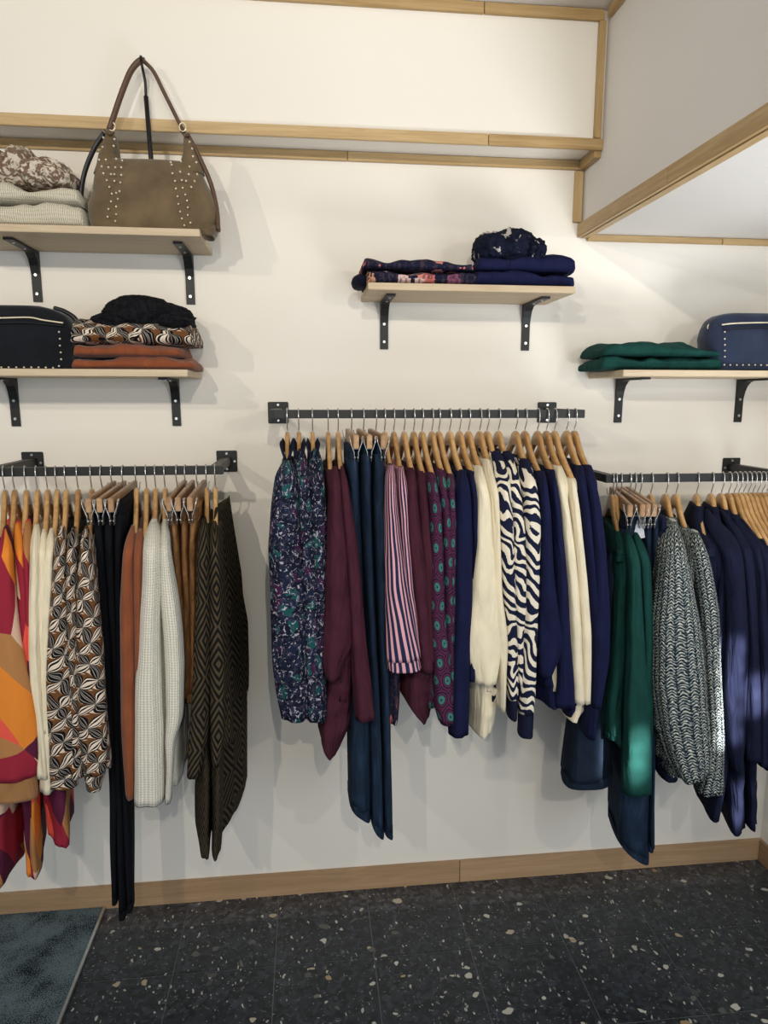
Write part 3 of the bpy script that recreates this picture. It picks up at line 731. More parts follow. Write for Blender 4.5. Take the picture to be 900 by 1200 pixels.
for px, r, l in ((118.5, [(594, 106, 119), (650, 110, 122), (750, 116, 130), (850, 122, 134), (930, 127, 138), (1000, 128, 136), (1062, 131, 136)], 'black slim trousers beside the leaf print blouses'),
                 (131, [(594, 119, 132), (650, 121, 133), (750, 128, 139), (850, 131, 141), (930, 134, 145), (1000, 136, 145), (1080, 139, 146)], 'black slim trousers in the middle of three, hanging lowest'),
                 (144, [(590, 131, 146), (650, 132, 144), (750, 135, 143), (850, 138, 146), (930, 142, 150), (1000, 145, 153), (1071, 149, 154)], 'black slim trousers touching the rust sweaters')):
    bottoms('black_trousers', 'trousers', px, RL, yl(px)-6, r, 'black_cloth', l, G4, depth=.28, taper=.78)
G5 = 'rust sweaters on the left rail'
top('rust_sweater', 'sweater', 158.7, RL, yl(158.7), [(618, 151, 159), (650, 143, 156), (720, 139, 158), (800, 140, 159), (860, 141, 160), (939, 147, 158)], 'rust', 'rust orange sweater beside the black trousers', G5)
top('rust_sweater', 'sweater', 170.7, RL, yl(170.7), [(623, 159, 168), (650, 155, 167), (700, 155, 168), (760, 156, 168), (860, 158, 168)], 'rust', 'rust orange sweater touching the white knit sweaters', G5)
G6 = 'white rib knit sweaters on the left rail'
top('white_knit_sweater', 'sweater', 181.4, RL, yl(181.4), [(611, 173, 187), (640, 167, 188), (680, 166, 188), (740, 163, 186), (800, 158, 187), (860, 157, 190), (948, 157, 191)], 'waffle', 'white chunky rib knit sweater beside the rust sweaters, hanging lower', G6, push=.02)
top('white_knit_sweater', 'sweater', 192.4, RL, yl(192.4), [(611, 189, 197), (650, 186, 199), (700, 186, 208), (740, 190, 213), (790, 193, 215), (850, 194, 214), (870, 192, 205), (900, 195, 203), (944, 193, 200)], 'waffle', 'white chunky rib knit sweater touching the brown corduroy trousers', G6, push=.01)
G7 = 'brown corduroy trousers on the left rail'
for px, r, l in ((207, [(596, 199, 206), (650, 201, 210), (700, 207, 214), (760, 212, 219), (820, 214, 219)], 'brown corduroy trousers beside the white knit sweaters'),
                 (217, [(596, 210, 219), (650, 211, 220), (700, 214, 222), (760, 217, 223), (825, 218, 223)], 'brown corduroy trousers in the middle of three'),
                 (230.6, [(596, 221, 231), (650, 220, 230), (700, 221, 230), (760, 221, 228), (825, 221, 228)], 'brown corduroy trousers touching the dark diamond dresses')):
    bottoms('corduroy_trousers', 'trousers', px, RL, yl(px)-4, r, 'cord', l, G7, depth=.28, taper=.5)
G8 = 'dark diamond knit dresses on the left rail'
top('diamond_knit_dress', 'dress', 241.5, RL, yl(241), [(608, 234, 243), (660, 230, 245), (720, 229, 245), (800, 226, 244), (870, 221, 243), (915, 219, 233)], 'chevron', 'black and olive diamond pattern knit dress beside the brown trousers', G8,
    torso=[(850, 229, 248), (920, 228, 248), (980, 226, 247), (1006, 231, 247)], push=.012)
top('diamond_knit_dress', 'dress', 251.7, RL, yl(251), [(612, 246, 255), (660, 244, 259), (720, 244, 262), (800, 244, 266), (870, 246, 263), (900, 248, 258)], 'chevron', 'black and olive diamond pattern knit dress at the right end of the left rail', G8,
    torso=[(850, 245, 262), (920, 246, 262), (980, 246, 262), (1006, 246, 260)])

dk = [o for o in bpy.data.objects if o.get('label', '').startswith('black and olive diamond pattern knit dress at the right')][0]
def wide_piece(rows, Yf, depth, name, mat, root, sq=2.2):
    rows = sorted(rows); ys = [r[0] for r in rows]; Y = np.linspace(ys[0], ys[-1], 36); rings = []
    for i, y in enumerate(Y):
        xl, xr = np.interp(y, ys, [r[1] for r in rows]), np.interp(y, ys, [r[2] for r in rows]); yc_ = Yf+depth/2
        Xa, Z = at(xl, y, Yf); Xb, _ = at(xr, y, yc_); ring = []
        for k in range(40):
            th = 2*math.pi*k/40; c, s_ = math.cos(th), math.sin(th); fl = 1+.05*math.sin(5*th+i*.12)+.04*math.sin(9*th+1)
            ring.append(((Xa+Xb)/2+math.copysign(abs(c)**(2/sq), c)*(Xb-Xa)/2*fl, yc_+c*depth*.35+math.copysign(abs(s_)**(2/sq), s_)*depth*.3*fl, Z+.004*math.sin(3*th)))
        rings.append(ring)
    return setobj(np.array(rings), name, mat, root, u0=.2)
wide_piece([(598, 250, 264), (640, 247, 270), (700, 246, 279), (780, 246, 284), (870, 247, 287), (965, 249, 288), (984, 252, 280)], 1.78, .26, 'skirt', 'chevron', dk)
wide_piece([(640, 262, 269), (690, 262, 280), (740, 264, 289), (790, 268, 291), (818, 272, 291)], 1.98, .10, 'sleeve', 'chevron', dk)

# ---- centre rail
def yc(px): return 0-6*max(0, (px-540))/140
K1 = 'navy paisley shirts on the centre rail'
top('paisley_shirt', 'shirt', 336.4, RC, 0, [(540, 328, 345), (560, 321, 347), (605, 316, 350), (650, 314, 353), (710, 317, 356), (780, 319, 358), (820, 325, 360), (848, 331, 361)], 'paisley', 'navy, purple and white paisley shirt at the left end of the centre rail', K1, push=.02, sleeve_depth=.11)
top('paisley_shirt', 'shirt', 349.9, RC, 0, [(526, 347, 358), (560, 347, 362), (600, 350, 366), (650, 352, 370), (720, 356, 374), (800, 358, 376), (848, 360, 378)], 'paisley', 'navy, purple and white paisley shirt in the middle of three', K1)
top('paisley_shirt', 'shirt', 366, RC, 0, [(526, 364, 376), (560, 362, 380), (600, 364, 383), (650, 366, 384), (720, 366, 383), (780, 366, 381), (848, 364, 383)], 'paisley', 'navy, purple and white paisley shirt touching the burgundy sweaters', K1)
for o_ in [o for o in bpy.data.objects if o.get('category') == 'shirt' and 'paisley' in o.get('label', '')]:
    for sg in (-1, 1):
        P_ = [(o_.location.x+sg*.004, YR-.105, RC-NECK-.066), (o_.location.x+sg*.013, YR-.085, RC-NECK-.040), (o_.location.x+sg*.011, YR-.04, RC-NECK-.036), (o_.location.x+sg*.010, YR+.04, RC-NECK-.034)]
        V, Fc = tube_geo(smoothpath(P_, 5), 0, 8, flat=(.016, .0035)); c_ = link('collar', from_geo([(V, Fc)]), M['dark_navy']); kid(c_, o_)
K2 = 'burgundy sweaters on the centre rail'
top('burgundy_sweater', 'sweater', 384.3, RC, 0, [(548, 388, 398), (580, 386, 402), (640, 383, 408), (700, 381, 412), (760, 378, 416), (780, 378, 402), (800, 383, 398)], 'burgundy', 'burgundy sweater beside the paisley shirts, hanging to a low point', K2,
    torso=[(760, 384, 424), (800, 379, 422), (850, 372, 420), (880, 373, 405), (890, 382, 399)], push=.015)
top('burgundy_sweater', 'sweater', 396, RC, 0, [(548, 398, 405), (590, 400, 412), (650, 405, 421), (710, 410, 426), (760, 412, 430), (800, 414, 435), (848, 418, 439)], 'burgundy', 'burgundy sweater touching the blue jeans', K2, push=.012)
K3 = 'blue jeans on the centre rail'
for px, r, l, sl in ((411.7, [(526, 407, 421), (600, 409, 424), (700, 412, 428), (800, 411, 432), (880, 410, 436), (962, 411, 436)], 'dark blue jeans beside the burgundy sweaters', -.025),
                 (425.9, [(520, 423, 436), (600, 424, 438), (700, 427, 442), (800, 431, 447), (880, 435, 450), (982, 437, 452)], 'dark blue jeans in the middle of three', -.02),
                 (440.6, [(520, 438, 451), (600, 438, 454), (700, 441, 456), (800, 446, 459), (880, 449, 460), (984, 451, 462)], 'dark blue jeans touching the striped shirts', -.01)):
    bottoms('jeans', 'jeans', px, RC, 0, r, 'denim', l, K3, depth=.30, slant=sl, push=.02, taper=.25, hemmat='denim')
K4 = 'pink and navy striped shirts'
top('striped_shirt', 'shirt', 450.8, RC, 0, [(545, 455, 463), (600, 453, 467), (660, 453, 474), (720, 454, 483), (775, 455, 493), (790, 456, 496)], 'stripe', 'pink and navy striped shirt beside the jeans, cuffed sleeve in front', K4, cuff=(778, 'stripe'), push=.03)
top('striped_shirt', 'shirt', 461.6, RC, 0, [(547, 467, 474), (580, 467, 480), (630, 470, 481), (700, 476, 487), (770, 484, 495)], 'stripe', 'pink and navy striped shirt half hidden behind another striped shirt', K4)
top('burgundy_sweater', 'sweater', 473.8, RC, 0, [(549, 479, 487), (600, 477, 493), (650, 480, 499), (720, 488, 508), (770, 491, 513), (790, 493, 513)], 'burgundy', 'burgundy sweater beside the striped shirts', K2,
    torso=[(760, 480, 512), (800, 474, 517), (830, 472, 516), (846, 490, 510)])
top('burgundy_sweater', 'sweater', 485, RC, 0, [(553, 491, 499), (600, 493, 505), (660, 497, 511), (720, 502, 514), (780, 504, 515)], 'burgundy', 'burgundy sweater touching the ring print blouses', K2)
fb = empty('floral_blouse', (at(461.6, 485, YR)[0], YR, RC-.2), 'dark floral blouse hem showing below the striped shirt cuff', 'blouse')
s_ = Slot(); s_.X, s_.z, s_.yaw, s_.clip = at(461.6, 485, YR)[0], RC, 0.0, False
setobj(front_piece(s_, [(560, 470, 476), (700, 462, 480), (790, 454, 474), (852, 455, 469)], .25, bulge=-.05, seed=5), 'body', 'floral', fb)
K5 = 'ring print blouses on the centre rail'
top('ring_print_blouse', 'blouse', 495, RC, 0, [(555, 502, 512), (600, 506, 520), (660, 508, 522), (720, 507, 524), (780, 510, 530), (830, 511, 534), (852, 518, 536)], 'rings', 'plum blouse with teal ring print beside the burgundy sweaters', K5, push=.012)
top('ring_print_blouse', 'blouse', 506.6, RC, 0, [(550, 513, 521), (600, 519, 529), (660, 521, 533), (720, 522, 534), (800, 524, 537), (850, 526, 537)], 'rings', 'plum blouse with teal ring print in the middle of three', K5)
top('ring_print_blouse', 'blouse', 514.6, RC, 0, [(556, 525, 533), (600, 527, 537), (650, 527, 537), (720, 525, 536), (800, 524, 534)], 'rings', 'plum blouse with teal ring print touching the navy sweaters', K5)
K6 = 'navy sweaters on the centre rail'
top('navy_sweater', 'sweater', 527.4, RC, 0, [(552, 540, 549), (580, 537, 555), (640, 535, 557), (720, 533, 556), (800, 530, 552), (866, 529, 550)], 'navy', 'navy sweater beside the ring print blouses', K6, push=.015)
top('navy_sweater', 'sweater', 539, RC, 0, [(552, 549, 556), (580, 553, 561), (640, 555, 563), (720, 553, 561), (800, 550, 558)], 'navy', 'navy sweater touching the pair of cream sweaters', K6)
K7 = 'cream sweaters on the centre rail'
top('cream_sweater', 'sweater', 549.6, RC, yc(549), [(547, 559, 567), (580, 562, 576), (640, 560, 581), (700, 554, 585), (745, 548, 590), (768, 549, 590), (790, 556, 587), (805, 560, 584)], 'cream', 'cream sweater with a wide sleeve beside the navy sweaters', K7,
    torso=[(740, 556, 588), (790, 554, 588), (840, 555, 587), (864, 554, 583)], push=.015)
top('cream_sweater', 'sweater', 562.8, RC, yc(562), [(539, 569, 576), (580, 576, 587), (640, 579, 589), (700, 580, 591), (740, 582, 597), (765, 585, 598), (780, 588, 596), (835, 587, 594)], 'cream', 'cream sweater touching the zebra sweaters', K7, push=.01)
K8 = 'zebra pattern sweaters'
top('zebra_sweater', 'sweater', 571.6, RC, yc(571), [(529, 578, 588), (545, 582, 594), (565, 584, 601), (620, 587, 605), (680, 590, 607), (740, 596, 609), (800, 597, 610), (846, 599, 608)], 'zebra', 'navy and white zebra sweater beside the cream sweaters', K8, band=(541, 'dark_navy'), cuff=(822, 'dark_navy'), push=.012)
top('zebra_sweater', 'sweater', 584.8, RC, yc(584), [(529, 590, 601), (545, 594, 606), (565, 598, 612), (620, 602, 619), (700, 604, 621), (760, 606, 621), (820, 608, 620)], 'zebra', 'navy and white zebra sweater in the middle of three', K8, band=(540, 'dark_navy'), cuff=(805, 'dark_navy'), push=.004)
top('zebra_sweater', 'sweater', 605, RC, yc(605), [(538, 611, 622), (552, 614, 627), (575, 616, 633), (620, 618, 637), (680, 618, 635), (740, 616, 632), (800, 613, 630), (867, 611, 627)], 'zebra', 'navy and white zebra sweater touching navy sweaters, cuff hangs lowest', K8, band=(549, 'dark_navy'), cuff=(840, 'dark_navy'), push=.015)
top('navy_sweater', 'sweater', 615.9, RC, yc(616), [(553, 632, 642), (600, 636, 648), (680, 635, 653), (735, 633, 660), (757, 632, 666), (775, 634, 660), (795, 636, 650)], 'navy', 'navy sweater with a bat-wing sleeve beside the zebra sweaters', K6,
    torso=[(740, 632, 660), (800, 631, 668), (831, 632, 670)], push=.012)
top('navy_sweater', 'sweater', 630.8, RC, yc(631), [(551, 645, 653), (600, 649, 660), (680, 654, 668), (740, 656, 671), (800, 657, 677), (832, 654, 679)], 'navy', 'navy sweater touching the cream sweaters near the right end', K6)
top('cream_sweater', 'sweater', 641.3, RC, yc(641), [(547, 652, 660), (600, 660, 670), (680, 667, 680), (740, 670, 684), (790, 670, 687), (826, 672, 691)], 'cream', 'cream sweater between navy sweaters near the right end', K7,
    torso=[(780, 672, 690), (830, 668, 692), (845, 662, 690)])
top('cream_sweater', 'sweater', 650.8, RC, yc(651), [(562, 668, 676), (600, 672, 682), (680, 680, 690), (740, 683, 695), (800, 684, 695), (826, 684, 694)], 'cream', 'cream sweater touching the last two navy sweaters', K7)
top('navy_sweater', 'sweater', 665, RC, yc(665), [(546, 677, 687), (600, 683, 695), (680, 691, 703), (740, 694, 706), (800, 695, 708), (868, 689, 700)], 'navy', 'navy sweater second from the right end of the centre rail', K6)
top('navy_sweater', 'sweater', 674, RC, yc(674), [(546, 688, 697), (590, 694, 707), (640, 699, 713), (700, 701, 717), (735, 699, 719), (780, 698, 717), (800, 699, 712), (832, 697, 706)], 'navy', 'navy sweater at the right end of the centre rail', K6, push=.015)

# ---- right rail
YW = -15
R1 = 'green sweaters on the right rail'
top('green_sweater', 'sweater', 718.3, RR, YW, [(627, 733, 742), (660, 738, 753), (690, 740, 754), (760, 738, 758), (840, 735, 763), (900, 733, 766), (936, 733, 764)], 'green', 'dark green sweater nearest the navy sweaters, long sleeve hanging in front', R1,
    torso=[(630, 731, 744), (655, 722, 748), (720, 716, 750), (780, 712, 750), (830, 704, 748), (862, 704, 742), (878, 722, 740)], push=.03)
top('green_sweater', 'sweater', 722, RR, YW, [(624, 741, 750), (660, 751, 765), (740, 755, 768), (800, 755, 767), (860, 756, 767), (893, 756, 766)], 'green', 'dark green sweater touching the dark jeans', R1)
R2 = 'dark jeans on the right rail'
bottoms('dark_jeans', 'jeans', 738.5, RR, YW, [(606, 755, 766), (670, 756, 767), (760, 752, 768), (860, 740, 768), (900, 727, 768), (1010, 724, 767)], 'denim', 'dark blue jeans hanging lowest on the right rail, beside the green sweaters', R2, slant=-.045)
bottoms('dark_jeans', 'jeans', 744.4, RR, YW, [(606, 765, 774), (670, 765, 773), (760, 764, 771), (900, 762, 769), (1000, 760, 768)], 'denim', 'dark blue jeans in the middle of three on the right rail', R2)
bottoms('dark_jeans', 'jeans', 751, RR, YW, [(609, 772, 785), (650, 770, 780), (760, 768, 776), (880, 768, 798), (918, 776, 799)], 'dark_navy', 'dark blue jeans touching the chunky marl sweaters', R2)
bottoms('wide_jeans', 'jeans', 728, RR, YW-2, [(606, 735, 752), (650, 715, 740), (700, 700, 722), (800, 680, 715), (870, 668, 720), (928, 661, 721)], 'denim_dark', 'wide dark jeans showing below the last navy sweaters', R2, depth=.2)
R3 = 'chunky marl sweaters'
top('marl_sweater', 'sweater', 763.9, RR, YW, [(618, 778, 789), (680, 774, 795), (760, 769, 800), (860, 770, 800)], 'chunky', 'chunky blue and white marl sweater mostly hidden behind the next', R3)
top('marl_sweater', 'sweater', 781.7, RR, YW, [(611, 785, 797), (640, 782, 807), (680, 777, 816), (740, 769, 829), (800, 768, 836), (860, 774, 840), (895, 786, 841), (918, 800, 837)], 'chunky', 'chunky blue and white marl sweater with the big sleeve in front', R3, push=.035, sleeve_depth=.13, thick=.016, slant=.012)
top('marl_sweater', 'sweater', 793.7, RR, YW, [(624, 811, 823), (660, 817, 836), (720, 825, 847), (800, 830, 849), (860, 834, 852), (900, 832, 852), (935, 822, 851)], 'chunky', 'chunky blue and white marl sweater touching the navy cardigan', R3, push=.01, thick=.014)
R4 = 'navy cardigans on the right rail'
top('navy_cardigan', 'cardigan', 818, RR, YW-6, [(598, 826, 833), (612, 828, 845), (630, 838, 864), (650, 850, 873), (700, 855, 877), (760, 856, 881), (820, 853, 878), (880, 856, 877), (908, 861, 871)], 'dark_navy', 'open navy knit cardigan beside the chunky marl sweaters', R4,
    torso=[(625, 824, 852), (700, 828, 870), (800, 846, 872), (900, 840, 862), (962, 828, 852)], push=.01)
top('navy_cardigan', 'cardigan', 835, RR, YW-4, [(599, 843, 850), (620, 856, 869), (640, 866, 885), (680, 873, 889), (760, 878, 893), (840, 876, 899), (895, 878, 899)], 'dark_navy', 'navy knit cardigan second of the row at the right edge', R4,
    torso=[(850, 852, 880), (940, 854, 880), (980, 857, 880)])
top('navy_cardigan', 'cardigan', 847, RR, YW-2, [(603, 856, 863), (622, 868, 881), (640, 879, 895), (680, 888, 900), (760, 892, 906), (900, 890, 906)], 'dark_navy', 'navy knit cardigan third of the row at the right edge', R4,
    torso=[(860, 876, 894), (940, 878, 894), (975, 878, 893)])
top('navy_cardigan', 'cardigan', 855.5, RR, YW, [(609, 867, 874), (630, 880, 890), (650, 892, 904), (700, 898, 911), (800, 900, 915), (905, 898, 915)], 'dark_navy', 'navy knit cardigan fourth of the row, cut by the right edge', R4)
HP = [862, 867.5, 873, 878.5, 884, 889.5, 895, 900.5]
ORD = ['first', 'second', 'third', 'fourth', 'fifth', 'sixth', 'seventh', 'eighth']
for i, px in enumerate(HP):
    hd = 'with long bare shoulder, %s after the navy cardigans at right edge' % ORD[i]
    if i in (1, 3, 5, 7):
        x0 = px+38
        top('navy_cardigan', 'cardigan', px, RR, YW+3, [(640, x0, x0+8), (680, x0+4, x0+14), (800, x0+8, x0+20), (900, x0+8, x0+20)], 'dark_navy', 'dark navy cardigan cut by the right edge, on the %s bare-shouldered hanger' % ORD[i], 'navy cardigans cut off by the right edge', half=.20, hdesc=hd)
    else:
        hanger(px, RR, YW+3, False, hd)

# ------------------------------------------------------------------ things on the shelves
def px_body(rows, Yf, depth, R=30, N=40, square=3.0, n_amp=.03, z_lock=None, inflate=0, taper_top=.5, seed=1.0):
    rows = sorted(rows); ys = np.array([r[0] for r in rows], float); Y = np.linspace(ys[0], ys[-1], R)
    xl = np.interp(Y, ys, [r[1] for r in rows]); xr = np.interp(Y, ys, [r[2] for r in rows]); rings = []
    for i in range(R):
        q = i/(R-1); hd = depth/2*(taper_top+(1-taper_top)*min(1, q*2.2)**.6); yc_ = Yf+depth/2
        Xa, Z = at(xl[i], Y[i], yc_-hd); Xb, _ = at(xr[i], Y[i], yc_-hd); hw = (Xb-Xa)/2; cx = (Xa+Xb)/2
        if z_lock is not None: Z = max(Z, z_lock)
        ring = []
        for k in range(N):
            th = 2*math.pi*k/N; c, s = math.cos(th), math.sin(th); ex = 2/square
            n = n_amp*mnoise.noise(Vector((c*2+seed, s*2, q*4)))
            ring.append((cx+math.copysign(abs(c)**ex, c)*hw*(1+n*.3), yc_+math.copysign(abs(s)**ex, s)*hd*(1+n*2), Z))
        rings.append(ring)
    return np.array(rings)

def folded(name, cat, x0, x1, z0, h, mat, label, group, y0=1.960, y1=2.165, layers=2, sag=.006, seed=0, tip=0.0, ripple=.0015, hl=None, hr=None, mid=0.0):
    """folded garment: rounded slab made of rolled layers"""
    hl = h if hl is None else hl; hr = h if hr is None else hr
    NX, NA = 46, 40; V = []; rings = []
    rr = random.Random(seed); p = [rr.uniform(0, 6) for _ in range(4)]
    for i in range(NX):
        q = i/(NX-1); e = min(1, min(q, 1-q)/.045); e = math.sqrt(max(0, 1-(1-e)**2))*.92+.08
        x = x0+(x1-x0)*q; H = (hl+(hr-hl)*q + mid*math.sin(math.pi*q))*(.55+.45*e); ring = []
        for k in range(NA):
            a = 2*math.pi*k/NA; c, s = math.cos(a), math.sin(a)
            yy = math.copysign(abs(c)**.45, c); zz = math.copysign(abs(s)**.72, s)
            # rolled layers on the front and side
            groove = 1-.065*max(0, math.cos((zz*.5+.5)*2*math.pi*layers))**3 if abs(yy) > .7 else 1
            wob = 1+.05*mnoise.noise(Vector((x*14+seed*2.3, zz*1.5, p[0])))
            ym = (y0+y1)/2; hy = (y1-y0)/2*(.86+.14*e)*groove*wob
            top_ = max(0, zz+.4)*(mnoise.noise(Vector((x*9, yy*1.4, seed+.5)))*sag*2.2 + mnoise.noise(Vector((x*28, yy*2.4, seed+4.5)))*sag*.9 - ripple*math.sin(x*60+p[1])) if zz > -.4 else 0
            z = z0 + H*(zz*.5+.5) + top_*e
            ring.append((x, ym+yy*hy, max(z, z0+.0005)))
        rings.append(ring)
    A = np.array(rings)[:, ::-1]; 
    me = bpy.data.meshes.new(name); R_, N_ = A.shape[:2]
    Fc = [(i*N_+k, (i+1)*N_+k, (i+1)*N_+(k+1) % N_, i*N_+(k+1) % N_) for i in range(R_-1) for k in range(N_)]
    Fc += [tuple(range(N_)), tuple((R_-1)*N_+k for k in range(N_))[::-1]]
    me.from_pydata(A.reshape(-1, 3).tolist(), [], Fc); me.update()
    bm = bmesh.new(); bm.from_mesh(me); bmesh.ops.recalc_face_normals(bm, faces=bm.faces); bm.to_mesh(me); bm.free()
    uvl = me.uv_layers.new(name='uv'); co = [v.co for v in me.vertices]; uv = []
    for pl_ in me.polygons:
        nrm = pl_.normal
        for li in pl_.loop_indices:
            c = co[me.loops[li].vertex_index]
            uv += [c.x+c.y*.0, c.z+c.y*1.0] if abs(nrm.x) < .75 else [c.y, c.z]
    uvl.data.foreach_set('uv', uv)
    root = link(name, me, M[mat]); tag(root, label, cat, group); return root

def lump(name, cat, cx, cy, z0, rx, ry, h, mat, label, seed=1.0, rough=.22, parent=None, freq=2.2):
    bm = bmesh.new(); bmesh.ops.create_icosphere(bm, subdivisions=5, radius=1)
    for v in bm.verts:
        n = v.co.normalized(); r = 1
        for f_, a_ in ((freq, .8), (freq*2.1, .45), (freq*4, .2)):
            r += rough*a_*(1-2*abs(mnoise.noise(n*f_+Vector((seed, seed*.7, 0)))))
        p = n*r; v.co = Vector((cx+p.x*rx, cy+p.y*ry, z0+max(0.001, (p.z*.5+.45))*h))
    me = mesh_of(bm, name); o = link(name, me, M[mat], parent)
    if not parent: tag(o, label, cat)
    return o

Z1, Z2, Z3, Z4 = (SH[i][2]+TH for i in (1, 2, 3, 4))
def X_(x, y=400, Y=1.96): return at(x, y, Y)[0]
# top left shelf
zt = at(50, 238, 1.97)[1]; zt2 = at(50, 213, 1.97)[1]
folded('folded_knit', 'sweater', X_(-55, 250), X_(96, 250), Z1, zt-Z1, 'waffle_fold', 'folded cream waffle knit sweater lying on the top left shelf, lower of two', 'folded cream knits', layers=1, seed=1)
folded('folded_knit', 'sweater', X_(-55, 225), X_(91, 225), zt+.0005, zt2-zt, 'waffle_fold', 'folded cream waffle knit sweater on top of another, beneath the brown scarf', 'folded cream knits', layers=1, seed=2, hr=(zt2-zt)*.72)
sc_root = empty('patterned_scarf', (X_(30, 200), 2.05, zt2), 'crumpled cream and brown paisley scarf lying on the folded cream knits', 'scarf')
for cx, rx, h, yy, sd, zo in ((X_(12, 200), .040, .105, 2.05, 2, 0), (X_(40, 200), .065, .078, 2.04, 5, -.004), (X_(-20, 200), .060, .095, 2.06, 7, -.002), (X_(62, 200), .038, .052, 2.03, 9, -.008)):
    o = lump('scarf_fold', '', cx, yy, zt2+zo, rx, .075, h, 'scarf_brown', '', seed=sd, rough=.16, freq=1.6); kid(o, sc_root)

def rows_px(name, rows, Yf, depth, mat, root, **kw):
    me = loft(px_body(rows, Yf, depth, **kw)); o = link(name, me, M[mat]); kid(o, root); return o
def ribbon(name, pts, Y, mat, root, wdt=.008, th=.0012, n=8):
    P = []
    for p in pts:
        yy = p[2] if len(p) > 2 else Y; X, Z = at(p[0], p[1], yy); P.append((X, yy, Z))
    V, Fc = tube_geo(smoothpath(P, n), 0, 8, flat=(wdt, th)); o = link(name, from_geo([(V, Fc)]), M[mat]); kid(o, root); return o
def dots(name, pts, Y, r, mat, root):
    parts = []
    for (x, y) in pts:
        X, Z = at(x, y, Y); ring = []
        V = [Vector((X, Y-r*.8, Z))]; Fc = []
        for j, (rr_, dy) in enumerate(((.6, -.6), (1.0, 0.0), (1.0, .8))):
            for k in range(8): V.append(Vector((X+math.cos(k*math.pi/4)*r*rr_, Y+dy*r, Z+math.sin(k*math.pi/4)*r*rr_)))
        for k in range(8):
            Fc.append((0, 1+k, 1+(k+1) % 8))
            for j in range(2): Fc.append((1+j*8+k, 9+j*8+k, 9+j*8+(k+1) % 8, 1+j*8+(k+1) % 8))
        parts.append((V, Fc))
    o = link(name, from_geo(parts), M[mat]); kid(o, root); o['kind'] = 'stuff'; return o
bag = empty('suede_handbag', (X_(175, 230), 2.02, Z1), 'taupe brown suede handbag with small gold studs on the top left shelf', 'bag')
YB = 1.955
rows_px('bag_body', [(266, 104, 250), (258, 99, 253), (247, 96, 254), (233, 96, 252), (215, 101, 245), (200, 105, 237), (190, 109, 233), (184, 112, 230)], YB, .13, 'suede', bag, square=2.6, n_amp=.05, taper_top=.5)
rows_px('bag_horn', [(200, 106, 142), (188, 110, 139), (178, 112, 137), (168, 117, 136), (157, 121, 134), (151, 124, 131)], YB+.032, .060, 'suede', bag, square=2.2)
rows_px('bag_horn', [(200, 206, 238), (188, 209, 234), (178, 212, 230), (168, 213, 226), (160, 214, 222), (156, 216, 220)], YB+.032, .060, 'suede', bag, square=2.2)
o = rows_px('bag_corner', [(262, 226, 254), (268, 230, 253), (275, 236, 249)], YB+.01, .08, 'suede', bag, square=2.2, taper_top=1)
ribbon('handle', [(128, 152), (134, 134), (143, 108), (153, 84), (163, 72), (170, 71)], YB+.05, 'leather', bag, wdt=.010, th=.0075)
ribbon('handle', [(168, 71), (180, 84), (192, 108), (204, 132), (216, 156)], YB+.06, 'leather', bag, wdt=.009, th=.005)
ribbon('side_strap', [(122, 156, YB+.05), (110, 175, YB+.05), (99, 203, YB+.06), (95, 232, YB+.06), (98, 262, YB+.06)], YB, 'leather_black', bag, wdt=.009, th=.006)
ribbon('side_strap', [(220, 158, YB+.05), (233, 183, YB+.05), (247, 215, YB+.06), (254, 245, YB+.05), (256, 270, YB+.03)], YB, 'leather', bag, wdt=.010, th=.006)
for (x, y) in ((131, 148), (214, 149)):
    X, Z = at(x, y, YB+.045); pts = [(X+.0085*math.cos(a*math.pi/8), YB+.045, Z+.0105*math.sin(a*math.pi/8)) for a in range(17)]
    V, Fc = tube_geo(pts, .0017, 6); o = link('ring', from_geo([(V, Fc)]), M['gold']); kid(o, bag)
for pts in ([(122, 152), (128, 158), (134, 155)], [(212, 154), (217, 160), (222, 158)]): ribbon('loop_band', pts, YB+.033, 'leather', bag, wdt=.005, th=.002)
ST = [(121, 161), (120, 172), (116, 187), (124, 187), (119, 195), (127, 196), (135, 196), (136, 186), (142, 182), (121, 203), (130, 204), (134, 204), (142, 196), (143, 188), (125, 211), (134, 212), (142, 205), (141, 214), (128, 219), (136, 226), (140, 224), (131, 227), (130, 236), (138, 233), (127, 245), (136, 242), (126, 254), (136, 251), (135, 259), (133, 171), (134, 163)]
ST += [(200, 190), (201, 193), (212, 189), (202, 203), (211, 201), (205, 212), (213, 211), (218, 212), (206, 221), (214, 220), (221, 204), (222, 195), (225, 174), (226, 183), (230, 190), (231, 204), (228, 212), (208, 230), (217, 228), (224, 219), (209, 239), (219, 235), (211, 248), (220, 243), (213, 256), (220, 252), (216, 264), (223, 261), (222, 166)]
dots('studs', ST, YB+.000, .0027, 'gold', bag)
# bag stand behind it
st = empty('bag_stand', (X_(177, 190, 2.042), 2.042, Z1), 'slim black metal bag stand rising behind the taupe handbag', 'stand')
Xp, Zp = at(177, 187, 2.042); Xq, Zq = at(171, 113, 2.042)
V, Fc = tube_geo([(Xp+.004, 2.042, Z1+.004), (Xp, 2.042, Zp), (Xq, 2.042, Zq)], .0062, 8); o = link('pole', from_geo([(V, Fc)]), M['black']); kid(o, st)
P = [(Xq, 2.042, Zq)]+[(at(x, y, Y)[0], Y, at(x, y, Y)[1]) for x, y, Y in ((170, 95, 2.038), (167, 80, 2.025), (165.5, 72, 2.00), (165, 66, 1.985))]
V, Fc = tube_geo(smoothpath(P, 5), .0036, 8); o = link('hook_arm', from_geo([(V, Fc)]), M['black']); kid(o, st)
o = boxobj('foot', (Xp-.07, Xp+.07, 1.99, 2.10, Z1+.0005, Z1+.005), M['black']); kid(o, st)

